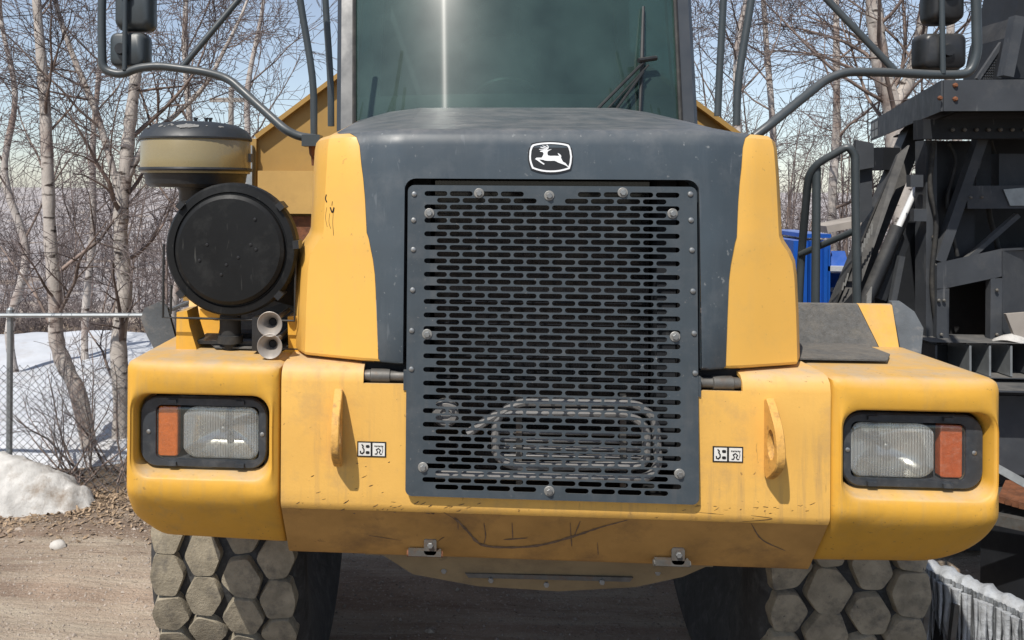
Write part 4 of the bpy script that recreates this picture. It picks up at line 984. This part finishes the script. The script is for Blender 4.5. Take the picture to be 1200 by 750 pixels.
# ---------------- mirror arms, mirrors, grab rails
for s in (-1, 1):
    if s < 0:
        Y0, Y1 = .62, .74
        P = [at(374, 163, Y0), at(350, 160, Y0), at(334, 152, Y0), at(268, 92, Y1), at(240, 84, Y1), at(186, 77, Y1), at(160, 80, Y1), at(142, 88, Y1), at(120, 82, Y1), at(119, 20, Y1), at(124, -120, Y1)]
        dg_ = [at(214, 78, Y1), at(286, -8, Y1+.05), at(330, -60, Y1+.1)]; mc = [(160, -2, 22, 40), (154, 60, 22, 21)]; rod = [(146, 82), (148, -120)]
        rails = [([(368, 158), (366, 90), (351, -5), (345, -70)], .80), ([(388, 148), (387, 90), (381, -5), (379, -70)], 1.02)]
    else:
        Y0, Y1 = .62, .74
        P = [at(884, 160, Y0), at(900, 148, Y0), at(968, 93, Y1), at(992, 84, Y1), at(1050, 85, Y1), at(1100, 88, Y1), at(1136, 87, Y1), at(1145, 64, Y1), at(1144, 10, Y1), at(1140, -120, Y1)]
        dg_ = [at(1048, 82, Y1), at(966, -4, Y1+.05), at(920, -60, Y1+.1)]; mc = [(1103, -4, 18, 32), (1099, 62, 24, 21)]; rod = [(1105, 86), (1102, -120)]
        rails = [([(863, 147), (866, 90), (881, -5), (887, -70)], .80), ([(841, 136), (843, 90), (848, -5), (850, -70)], 1.02)]
    arm = part(MB().tube(bend(P, .07, 6), .0172, 14), 'mirror_arm', 'rail_grey', smooth=60)
    part(MB().tube(dg_, .013, 10), 'mirror_stay', 'rail_grey', arm, 60)
    part(MB().tube([at(*q, Y1-.012) for q in rod], .010, 10), 'mirror_rod', 'rail_grey', arm, 60)
    if s < 0:
        cl = part(MB().box(at(366, 165, Y0), (.035, .04, .022)), 'clamp', 'rail_grey', arm, 0)
        part(MB().tube([at(366, 168, Y0), at(366, 180, Y0), at(367, 184, Y0), at(367, 194, Y0)], [.016, .012, .008, .006], 8), 'clamp_bolt', 'rust', cl)
    for x, y, hx, hz in mc:
        c = at(x, y, Y1+.06); k = (Y1+2.56)/950
        mi = part(MB().loft([[c+V((a*sx, d, b*sx)) for a, b in rrect(hx*k, hz*k, .03)] for sx, d in ((.80, -.055), (.93, -.045), (1, -.012), (1, .03), (.96, .036))]), 'mirror', 'black_plastic' if s > 0 else 'rail_grey', smooth=50)
        part(MB().prism([c+V((a*.93, .0365, b*.93)) for a, b in rrect(hx*k, hz*k, .03)], (0, .002, 0)), 'mirror_glass', 'chrome', mi, 0)
        part(MB().lathe([(.022, -.075), (.026, -.06), (.022, -.04)], c+V(((-.0 if s > 0 else -.02), 0, 0)), 'Y', 12), 'mirror_mount', 'black_plastic', mi)
    for pts, Y in rails:
        part(MB().tube(cr([at(x, y, Y) for x, y in pts], 5), .0148, 12), 'grab_rail', 'rail_grey', smooth=60)

# ---------------- air cleaner on the left fender
AY = .14; ac = at(270, 292.5, AY); AR = .2215
air = part(MB().lathe([(.10, .36), (AR-.07, .33), (AR-.055, .28), (AR-.03, .09), (AR-.012, .07), (AR, .06), (AR+.001, .045), (AR, .012), (AR-.008, .0), (AR-.030, -.002), (AR-.033, .004), (AR-.036, .004), (AR-.040, -.010), (AR-.052, -.018), (.06, -.020), (.0, -.020)], ac, 'Y', 64, True, False), 'air_cleaner', 'black_cover', smooth=30)
for a in (41, 139, 5, 222, 318):
    c = ac+V((math.cos(rad(a))*AR, .02, math.sin(rad(a))*AR)); M = Matrix.Rotation(-rad(a), 3, 'Y')
    part(MB().box(c, (.010, .035, .013), M), 'clip', 'black_plastic', air, 0)
rs = random.Random(9)
for k in range(8):
    a = rs.uniform(0, 6.28); r = rs.uniform(.03, .15); part(MB().lathe([(.005, -.0205), (.005, -.0225), (.003, -.023)], ac+V((r*math.cos(a), 0, r*math.sin(a))), 'Y', 8, False), 'plug', 'black_print', air)
dv = at(270, 373, AY+.08)
part(MB().lathe([(.036, .01), (.036, -.055), (.043, -.056), (.043, -.082), (.026, -.084), (.024, -.10), (.016, -.15)], dv, 'Z', 20), 'dust_valve', 'black_rubber', air)
part(MB().tube([at(192, 286, AY+.02), at(191, 372, AY+.02), at(230, 373, AY+.02), at(345, 376, AY+.02), at(347, 284, AY+.02)], .0042, 6), 'wire_guard', 'black_rubber', air)
part(MB().tube([at(201, 334, AY+.09), at(200, 368, AY+.09)], .0042, 6), 'wire_guard', 'black_rubber', air)
part(MB().tube(cr([ac+V((.05, .22, -.10)), ac+V((.20, .26, -.15)), ac+V((.42, .32, -.2))], 5), .08, 16), 'intake_hose', 'black_rubber', air)
# pre cleaner bowl
PY = .44; pc = at(230, 180, PY); kp = (PY+2.5)/950
def pz(y): return at(230, y, PY).z - pc.z
pre = part(MB().lathe([(.062, pz(320)), (.062, pz(224)), (.07, pz(220)), (.165, pz(219)), (.178, pz(215.5)), (.186, pz(204)), (.194, pz(203))], pc, 'Z', 48), 'pre_cleaner', 'black_plastic')
pre['label'] = 'mushroom shaped pre cleaner with tan bowl and flaking black lid'
part(MB().lathe([(.196, pz(203.5)), (.199, pz(200)), (.198, pz(166)), (.194, pz(164))], pc, 'Z', 56), 'bowl', 'bowl_tan', pre)
part(MB().lathe([(.203, pz(165)), (.204, pz(163)), (.200, pz(160.5)), (.185, pz(153)), (.15, pz(147)), (.09, pz(144)), (.0, pz(143))], pc, 'Z', 56, True, False), 'lid', 'lid_black', pre, 30)
part(MB().lathe([(.203, pz(201)), (.205, pz(199)), (.203, pz(197))], pc, 'Z', 56), 'clamp_band', 'black_plastic', pre, 30)
for dx in (-.02, .02, .035): part(MB().lathe([(.006, 0), (.006, .012), (.009, .012), (.009, .018)], pc+V((.02+dx, -.01, pz(144))), 'Z', 8), 'lid_nut', 'black_plastic', pre)
part(MB().beam(pc+V((.203, .0, pz(180))), pc+V((.203, .0, pz(190))), .012, .02), 'clip', 'steel_dull', pre, 0)
rs = random.Random(12)
for k in range(16):          # flaked paint on the lid
    a = rad(rs.uniform(-140, -40)); r = rs.uniform(.165, .192); big = (k < 3)
    if big: a = rad(-88+k*5); r = .178
    zz = np.interp(r, [.15, .185, .2], [pz(147), pz(153), pz(160.5)]); c = pc+V((r*math.cos(a), r*math.sin(a), zz)); n = V((math.cos(a)*.55, math.sin(a)*.55, .8)).normalized(); u = n.cross(V((0, 0, 1))).normalized(); w = u.cross(n)
    R_ = (.016 if big else rs.uniform(.003, .007)); q = [c+n*.0012+(u*math.cos(t)*1.5+w*math.sin(t))*R_*rs.uniform(.5, 1.15) for t in [2*math.pi*j/9 for j in range(9)]]
    part(MB().prism(q, n*.0006), 'paint_flake', 'washer', pre, 0)
# horns and brackets
for y in (380, 406):
    c = at(316, y, AY-.075); h = part(MB().lathe([(.008, .30), (.010, .12), (.016, .06), (.026, .025), (.036, .006), (.041, 0), (.0395, -.001), (.033, .005), (.022, .022), (.012, .05), (.009, .09)], c, 'Y', 28, True, True), 'horn', 'horn_metal', smooth=60); part(MB().lathe([(.013, .047), (.011, .044), (.0, .044)], c, 'Y', 16, False, False), 'throat', 'dark_void', h)
part(MB().box(at(304, 390, AY+.04), (.018, .03, .055)), 'horn_bracket', 'black_plastic', smooth=0)
FT = 1.348
def leg(pxs, Y, th): return MB().prism([at(x, y, Y) for x, y in pxs], (0, th, 0))
part(leg([(207, 366), (219, 364), (222, 382), (230, 408), (232, 417), (206, 417)], .20, .12), 'bracket_leg', 'yellow', smooth=0)
part(leg([(337, 371), (357, 370), (357, 416), (322, 417), (338, 408)], .20, .14), 'bracket_leg', 'yellow', smooth=0)
part(MB().box(V((at(282, 412, .27).x, .30, FT+.012)), (.15, .07, .006)), 'bracket_plate', 'black_plastic', smooth=0)
part(MB().box(V((at(282, 412, .27).x, .34, FT+.022)), (.06, .04, .010)), 'valve_seat', 'black_rubber', smooth=0)
part(leg([(311, 362), (343, 350), (347, 410), (311, 410)], .45, .01), 'shield_plate', 'mud_flap', smooth=0)
part(leg([(234, 362), (262, 362), (254, 400), (246, 408), (232, 400)], .50, .01), 'guard_patch', 'yellow', smooth=0)
# ---------------- dump box
BY = 3.0
a, b = at(302, 163, BY), at(402, 88, BY); sl_ = (b.z-a.z)/(b.x-a.x); XL = a.x; xt = -.35; zt_ = a.z+(xt-a.x)*sl_
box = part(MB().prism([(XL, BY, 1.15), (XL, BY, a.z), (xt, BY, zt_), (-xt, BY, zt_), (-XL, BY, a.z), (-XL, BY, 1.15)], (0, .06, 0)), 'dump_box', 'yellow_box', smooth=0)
for s in (-1, 1):
    x = abs(XL)
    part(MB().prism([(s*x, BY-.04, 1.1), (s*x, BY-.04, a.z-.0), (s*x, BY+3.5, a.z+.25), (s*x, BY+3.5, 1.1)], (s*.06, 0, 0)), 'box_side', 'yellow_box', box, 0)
    part(MB().box((s*(x+.035), BY-.07, 1.75), (.02, .025, .42)), 'side_post', 'galv', box, 0)
    part(MB().beam((s*x, BY-.02, a.z+.01), (s*.35, BY-.02, zt_+.01), .09, .03), 'top_lip', 'yellow_box', box, 0)
p0 = at(302, 200, BY-.12); p1 = at(302, 250, BY-.12)
part(MB().box((0, BY-.05, (p0.z+p1.z)/2), (abs(p0.x)-.0, .07, (p0.z-p1.z)/2)), 'box_beam', 'yellow_faded', box, 0)
part(MB().box((0, BY-.03, p1.z-.20), (abs(p0.x)-.18, .03, .18)), 'box_recess', 'rust', box, 0)

# ================================================================== THE DARK MACHINE ON THE RIGHT
A0 = at(1105, 95, 1.55)
mach = thing('crushing_machine', 'black steel crushing machine with raised platform right of the truck', 'machine', (at(1150, 500, 2.2).x, 2.2, GZ))
def mp_(mb, name, m='machine_dark', parent=None, smooth=0): return mb.build(name, m, parent or mach, smooth)
def pxbeam(a, b, w, h, Y, Yb=None, upv=(0, -1, 0)): return MB().beam(at(*a, Y), at(*b, Y if Yb is None else Yb), w, h, upv)
# platform
B0 = atZ(1022, 143, A0.z); R1 = A0+V((1.9, -.10, 0)); R2 = B0+V((1.9, .2, 0)); th = .145
plat = mp_(MB().prism([A0, R1, R2, B0], (0, 0, -.012)), 'platform', 'machine_grey')
for a, b in ((A0, R1), (B0, A0)):
    d = (b-a).normalized(); n = V((d.y, -d.x, 0))
    mp_(MB().prism([a+V((0, 0, .004)), b+V((0, 0, .004)), b+V((0, 0, -th)), a+V((0, 0, -th))], n*.008), 'platform_edge', 'machine_grey', plat)
mp_(MB().prism([A0.lerp(B0, .08)+V((.12, .02, -th+.02)), A0.lerp(B0, .9)+V((.12, 0, -th+.02)), A0.lerp(B0, .9)+V((1.8, 0, -th+.02)), A0+V((1.8, .2, -th+.02))], (0, 0, -.01)), 'platform_underside', 'dark_void', plat)
for k, p in enumerate((at(1101, 115, 1.54), at(1119, 100, 1.54), at(1119, 116, 1.54))): mp_(MB().lathe([(.012, 0), (.012, -.006), (.007, -.014)], p, 'Y', 8), 'bolt', 'rust', plat, 30)
st_ = [at(x, y, 3.72) for x, y in ((1024, 147), (1037, 140), (1037, 158), (1024, 164))]
mp_(MB().prism(st_, (.0, -.004, 0)), 'sticker', 'white_print', plat) if 0 else None
for k in range(2):
    for j in range(2):
        a = B0.lerp(A0, .03+.07*k); b = B0.lerp(A0, .03+.07*k+.055); n = V(((A0-B0).y, -(A0-B0).x, 0)).normalized()*.010
        z0 = -.02-.06*j; mp_(MB().prism([a+n+V((0, 0, z0)), b+n+V((0, 0, z0)), b+n+V((0, 0, z0-.05)), a+n+V((0, 0, z0-.05))], n*.1), 'sticker', 'washer', plat)
mp_(pxbeam((1076, 152), (1420, 150), .10, .09, 1.85), 'platform_beam', 'machine_dark')
mp_(pxbeam((1015, 187), (1045, 186), .14, .12, 2.9, 2.7), 'joist', 'machine_dark')
# stair rails
Yr = 2.0
mp_(MB().tube(bend([at(955, 420, Yr+.1), at(957, 196, Yr+.1)], .05), .022, 10), 'rail_post', 'rail_grey', None, 60)
mp_(MB().tube(bend([at(933, 420, Yr+.3), at(939, 300, Yr+.3), at(948, 197, Yr+.1), at(994, 171, Yr), at(1002, 182, Yr), at(1005, 430, Yr)], .09), .021, 10), 'handrail', 'rail_grey', None, 60)
mp_(MB().tube([at(938, 298, Yr+.28), at(1003, 270, Yr)], .018, 10), 'middle_rail', 'rail_grey', None, 60)
mp_(MB().prism([at(1003, 170, 2.4), at(1022, 170, 2.4), at(1022, 245, 2.4), at(1012, 260, 2.4), at(1005, 262, 2.4)], (0, .03, 0)), 'gusset', 'machine_grey')
mp_(MB().prism([at(1003, 164, 2.35), at(1024, 168, 2.35), at(1024, 196, 2.35), at(1003, 200, 2.35)], (0, .03, 0)), 'gusset', 'machine_grey')
# main post and plates
mp_(pxbeam((1085, 165), (1085, 560), .055, .10, 2.0), 'post', 'machine_grey')
mp_(MB().prism([at(1093, 165, 2.05), at(1142, 165, 2.05), at(1142, 300, 2.05), at(1093, 320, 2.05)], (0, .02, 0)), 'side_plate')
mp_(pxbeam((1150, 160), (1099, 306), .05, .05, 1.95), 'brace', 'machine_grey')
mp_(pxbeam((1192, 252), (1128, 308), .025, .03, 2.0), 'brace', 'machine_grey')
mp_(pxbeam((1128, 231), (1400, 230), .12, .08, 1.97), 'cross_beam', 'machine_grey')
mp_(MB().prism([at(1176, 222, 1.92), at(1200, 220, 1.92), at(1203, 241, 1.92), at(1184, 241, 1.92)], (0, .006, 0)), 'worn_patch', 'galv')
mp_(pxbeam((1150, 160), (1150, 232), .08, .04, 2.1), 'post', 'machine_dark')
for y in (196, 210): pass
for y in (278, 310):
    mp_(MB().lathe([(.011, 0), (.011, -.008), (.006, -.012)], at(1094, y, 1.94), 'Y', 10), 'bolt', 'steel_dull', None, 30)
for x, y in ((1072, 212), (1076, 252)): mp_(MB().box(at(x, y, 1.93), (.032, .02, .032)), 'bracket', 'machine_grey')
# slanting conveyor arms with worn lettering
a1, b1 = at(1072, 150, 2.9), at(978, 378, 2.3); d = (b1-a1).normalized()
mp_(MB().beam(a1, b1, .17, .10, (1, 0, 0)), 'slanting_arm', 'machine_dark')
mp_(MB().prism([at(1052, 182, 2.45), at(1066, 170, 2.45), at(1010, 330, 2.2), at(990, 372, 2.2), at(974, 372, 2.2), at(985, 345, 2.2)], (0, .02, 0)), 'arm_face', 'machine_dark')
mb = MB()
for k, (x, y, l) in enumerate(((1022, 262, 13), (1019, 268, 11), (1016.5, 273, 12), (1013.5, 279, 11), (1011, 285, 10), (1009, 290, 10))):
    p, q = at(x, y, 2.17), at(x-1.0, y+l, 2.17); mb.beam(p, q, .009, .003, (0, -1, 0))
mp_(mb, 'worn_lettering', 'washer'); mb = MB()
for x, y in ((994, 320), (992, 326), (989, 331)): mb.beam(at(x, y, 2.16), at(x-2, y+9, 2.16), .008, .003, (0, -1, 0))
mp_(mb, 'worn_lettering', 'washer')
mp_(MB().tube([at(1074, 220, 2.1), at(1052, 268, 2.1)], .016, 10), 'hydraulic_rod', 'emblem_white', None, 60)
mp_(MB().tube([at(1052, 266, 2.1), at(1006, 372, 2.05)], .034, 12), 'hydraulic_cylinder', 'machine_dark', None, 60)
mp_(pxbeam((1078, 232), (1030, 350), .05, .06, 2.15), 'slanting_arm', 'machine_dark')
mp_(MB().prism([at(1016, 346, 2.0), at(1022, 336, 2.0), at(1021, 356, 2.0), at(1015, 362, 2.0)], (0, .01, 0)), 'sticker', 'washer')
mp_(pxbeam((1056, 300), (1042, 372), .03, .03, 2.1), 'brace', 'machine_grey')
mp_(pxbeam((1080, 385), (1063, 425), .012, .012, 1.6), 'thin_rod', 'steel_dull')
mp_(MB().prism([at(1148, 160, 2.5), at(1330, 160, 2.5), at(1330, 420, 2.5), at(1108, 420, 2.5), at(1108, 300, 2.5), at(1125, 225, 2.5), at(1148, 222, 2.5)], (0, .04, 0)), 'hull_panel', 'machine_dark')
# hull behind in the shade
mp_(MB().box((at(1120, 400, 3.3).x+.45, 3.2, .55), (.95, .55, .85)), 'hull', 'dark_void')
mp_(MB().prism([at(1030, 300, 2.8), at(1085, 262, 2.8), at(1085, 430, 2.8), at(1018, 430, 2.8)], (0, .05, 0)), 'hull_panel', 'machine_dark')
for pts, Y, r in (([(1094, 168), (1090, 220), (1097, 260), (1092, 330), (1100, 400)], 1.93, .012), ([(1160, 165), (1168, 200), (1158, 240), (1170, 292)], 2.2, .014), ([(1112, 168), (1120, 190), (1110, 240), (1122, 300)], 2.0, .010)):
    mp_(MB().tube(cr([at(x, y, Y) for x, y in pts], 6), r, 8), 'hydraulic_hose', 'black_rubber', None, 60)
for k in range(7): mp_(MB().lathe([(.010, 0), (.010, -.006), (.006, -.010)], at(1116+k*14, 152, 1.795), 'Y', 8), 'bolt', 'steel_dull', None, 30)
for x, y in ((1100, 352), (1106, 352), (1168, 340), (1168, 392), (1103, 392), (1137, 231), (1150, 231)): mp_(MB().lathe([(.009, 0), (.009, -.006), (.005, -.010)], at(x, y, 1.89), 'Y', 8), 'bolt', 'steel_dull', None, 30)
mp_(MB().box(at(1186, 200, 2.1), (.10, .05, .09)), 'junction_box', 'machine_grey')
# boxed block with a cavity
def bx(x0, y0, x1, y1, Y, d, name, m='machine_grey'):
    a, b = at(x0, y0, Y), at(x1, y1, Y); return mp_(MB().box(((a.x+b.x)/2, Y+d/2, (a.z+b.z)/2), (abs(b.x-a.x)/2, d/2, abs(a.z-b.z)/2)), name, m)
mp_(MB().prism([at(1098, 311, 1.9), at(1174, 294, 1.9), at(1174, 324, 1.9), at(1098, 340, 1.9)], (0, .03, 0)), 'block_beam', 'machine_grey')
mp_(MB().prism([at(1098, 311, 1.9), at(1174, 294, 1.9), at(1330, 286, 2.4), at(1240, 300, 2.6)], (0, 0, .012)), 'block_top', 'machine_grey')
bx(1098, 338, 1112, 402, 1.9, .03, 'block_post'); bx(1161, 326, 1174, 402, 1.9, .04, 'block_post')
mp_(MB().prism([at(1174.5, 294, 1.9), at(1290, 286, 2.5), at(1290, 402, 2.5), at(1174.5, 402, 1.9)], (.02, .02, 0)), 'block_side', 'machine_grey')
bx(1108, 330, 1164, 402, 2.3, .03, 'block_back', 'dark_void')
mp_(MB().prism([at(1179, 368, 1.82), at(1204, 366, 1.82), at(1210, 396, 1.82), at(1190, 396, 1.82)], (0, .02, 0)), 'wooden_wedge', 'wood_pole')
sn = at(1188, 400, 1.84)
mp_(MB().loft([[sn+V((.10*k*math.cos(t)*(1+.15*math.sin(3*t)), .05*k*math.sin(t), h*.6+.012*math.sin(2*t)*k)) for t in [2*math.pi*j/14 for j in range(14)]] for k, h in ((1, 0), (.85, .03), (.5, .055), (.15, .065))]), 'snow_patch', 'snow_dirty', None, 60)
# compartments under it
bx(1090, 401, 1330, 405, 1.78, .24, 'flange'); bx(1092, 441, 1330, 447, 1.78, .2, 'flange', 'machine_grey'); bx(1088, 404, 1330, 442, 1.98, .03, 'web_plate', 'machine_dark')
for x in (1096, 1136, 1159, 1184, 1212, 1240):
    a = at(x, 405, 1.79); b = at(x, 441, 1.79); mp_(MB().prism([a, b, b+V((0, .18, 0)), a+V((0, .18, 0))], (.010, 0, 0)), 'rib', 'galv' if x > 1100 and x < 1190 else 'machine_grey')
bx(1150, 457, 1330, 463, 1.62, .28, 'flange', 'machine_grey')
bx(1140, 463, 1330, 560, 1.80, .02, 'skirt_panel', 'machine_grey')
mp_(pxbeam((1150, 538), (1260, 600), .035, .03, 1.45, 1.1), 'guide_rail', 'galv')
# crawler track: rusty pads
tr = MB(); c0 = at(1150, 575, 1.62); c1 = at(1240, 600, 1.2); dd = (c1-c0)
pad = None
for k in range(15):
    p = c0+dd*(k/14*1.3-.15)+V((.10, .06, -.02)); mp_(MB().beam(p+V((-.02, -.16, 0)), p+V((.22, .14, 0)), .028, .030), 'track_pad', 'rust')
mp_(MB().beam(c0+V((-.1, -.12, -.07)), c1+V((.15, -.16, -.07)), .05, .05), 'track_chain', 'steel_dull')
q0, q1 = c0-dd*.1+V((.08, .08, 0)), c1+dd*.15+V((.08, .08, 0)); zt2 = min(q0.z, q1.z)-.07
mp_(MB().prism([V((q0.x, q0.y, q0.z-.06)), V((q1.x, q1.y, q1.z-.06)), V((q1.x, q1.y, GZ)), V((q0.x, q0.y, GZ))], (.25, .22, 0)), 'track_frame', 'machine_dark')
mp_(MB().beam(at(1150, 538, 1.45)+V((.02, .04, -.02)), at(1150, 538, 1.45)+V((.1, .45, .0)), .04, .04), 'rail_bracket', 'machine_grey')
# top right: wire mesh guard and upper hopper
mp_(MB().prism([at(1170, 92, 1.9), at(1180, 44, 1.9), at(1190, 20, 1.9), at(1198, -20, 1.9), at(1300, -40, 1.9), at(1300, 92, 1.9)], (0, .3, 0)), 'hopper', 'machine_dark')
mp_(pxbeam((1192, 20), (1178, 90), .05, .05, 1.75), 'hopper_edge', 'machine_grey')
P = []; Q = []
e0, e1, e2 = at(1145, 93, 1.95), at(1178, 93, 1.95), at(1178, 44, 1.95)
for k in range(17):
    t = k/16; P.append(e0.lerp(e1, t)); Q.append(e1.lerp(e2, t)*1.0 if 0 else e0.lerp(e2, t)); P.append(e1.lerp(e2, t)); Q.append(e0.lerp(e2, t))
o = link('mesh_guard', segs_mesh('mesh_guard', np.array([tuple(p) for p in P]), np.array([tuple(p) for p in Q]), np.full(len(P), .004), np.full(len(P), .004), 'machine_grey'), (0, 0, 0)); o.parent = mach; o.location = -WORLD[mach.name]; o['kind'] = 'stuff'
mp_(MB().beam(e0, e2, .02, .02, (0, 1, 0)), 'guard_edge', 'machine_grey')
P = []; Q = []
for k in range(14):
    x = 1110+k*3; P.append(at(x, 168, 2.12)); Q.append(at(x, 222, 2.12)); y = 168+k*4; P.append(at(1108, y, 2.12)); Q.append(at(1150, y, 2.12))

# ice covered beam lying on the ground, right edge
I0, I1 = at(1078, 668, .95), at(1240, 742, .60)
I0.z = max(I0.z, -.05); 
ice = thing('icy_beam', 'steel beam crusted with grey ice and hanging icicles beside the right tyre', 'beam', (I0.x, I0.y, GZ))
mat('ice', (.36, .375, .39), .5, var=.25, vs=16, grime=((.2, .19, .18), .6, 14), bump=(40, .8))
mat('ice_dirty', (.20, .21, .22), .35, var=.35, vs=22, grime=((.08, .08, .08), .6, 16), bump=(50, .8))
dI = (I1-I0); n = V((-dI.y, dI.x, 0)).normalized(); n = n if n.y > 0 else -n
MB().beam(I0+V((0, 0, -.05))+n*.06, I1+V((0, 0, -.05))+n*.06, .10, .06).build('beam_core', 'machine_grey', ice, 0)
rs = random.Random(31); loops = []
for k in range(47):
    t = k/46; c = I0.lerp(I1, t)+n*.05; r = .036+.005*math.sin(k*.9)+rs.uniform(-.003, .003)
    loops.append([c+(n*math.cos(a)*1.4+V((0, 0, 1))*math.sin(a))*r*(1+.07*math.sin(3*a+k*.5)) for a in [2*math.pi*j/12 for j in range(12)]])
MB().loft(loops).build('ice_crust', 'ice', ice, 70)
cols_ = []; M_ = 150
for k in range(M_):
    t = k/(M_-1); c = I0.lerp(I1, t)-n*.008; dep = .010*math.sin(k*.55)+.008*math.sin(k*1.37+1)+rs.uniform(-.006, .006); Lc = max(.05, min(c.z-GZ-.015, .27+.05*math.sin(k*.21)+rs.uniform(-.05, .04)))
    cols_.append([c+n*(dep*(.4+.6*q))+V((0, 0, -Lc*q+.02)) for q in (0, .15, .35, .6, .85, 1.)])
MB().grid([list(r) for r in zip(*cols_)]).build('ice_curtain', 'ice_dirty', ice, 60)
for k in range(26):
    t = (k+rs.random())/26; c = I0.lerp(I1, t)-n*rs.uniform(.012, .03); L_ = min(c.z-GZ-.01, rs.uniform(.12, .32)); r = rs.uniform(.006, .012)
    MB().tube([c, c+V((rs.uniform(-.005, .005), 0, -L_*.35)), c+V((rs.uniform(-.008, .008), 0, -L_*.75)), c+V((0, 0, -L_))], [r*1.3, r, r*.8, r*.25], 6).build('icicle', 'ice', ice, 60)
bk = MB().prism([I0+n*.05, I1+n*.05, V((I1.x, I1.y, GZ))+n*.05, V((I0.x, I0.y, GZ))+n*.05], n*.02).build('back_plate', 'machine_dark', ice, 0)
for x, y in ((1088, 690), (1120, 708)):
    p = at(x, y, .82); MB().beam(p, p+V((-.03, 0, -.28)), .02, .02).build('strut', 'steel_dull', ice, 0)
a = atZ(1070, 722, GZ+.05); b = atZ(1160, 764, GZ+.05); MB().beam(a, b, .045, .04).build('foot_rail', 'galv', ice, 0)

# blue bin behind the rails
bb = at(965, 330, 4.3); bin_ = thing('blue_bin', 'bright blue steel bin with snow on its ledges behind the stair rails', 'bin', (bb.x, bb.y, GZ))
def bbx(x0, y0, x1, y1, Y, d, name, m='blue'):
    a, b = at(x0, y0, Y), at(x1, y1, Y); return MB().box(((a.x+b.x)/2, Y+d/2, (a.z+b.z)/2), (abs(b.x-a.x)/2, d/2, abs(a.z-b.z)/2)).build(name, m, bin_, 0)
bbx(930, 282, 972, 480, 4.3, .7, 'bin_wall'); bbx(944, 274, 974, 279, 4.28, .7, 'bin_rim'); bbx(972, 320, 1010, 480, 4.5, .5, 'bin_wall')
for x in (942, 950, 966): bbx(x, 282, x+3, 480, 4.25, .05, 'rib')
a = at(971, 312, 4.4); b = at(993, 312, 4.4)
MB().loft([[at(x, y, Y) for x, y, Y in q] for q in ([(971, 314, 4.35), (995, 312, 4.35), (995, 312, 4.7), (971, 314, 4.7)], [(974, 294, 4.4), (990, 294, 4.4), (990, 294, 4.65), (974, 294, 4.65)])]).build('hood_cap', 'blue', bin_, 0)
bbx(970, 312, 1000, 318, 4.3, .4, 'ledge', 'snow'); bbx(972, 338, 992, 342, 4.42, .1, 'ledge', 'snow')
# weathered plank lying over the bin
pl_ = MB().beam(at(960, 268, 4.9), at(1010, 258, 4.9), .3, .06).build('plank', 'wood_pole', None, 0); tag(pl_, 'weathered plank with snow lying above the blue bin', 'plank')
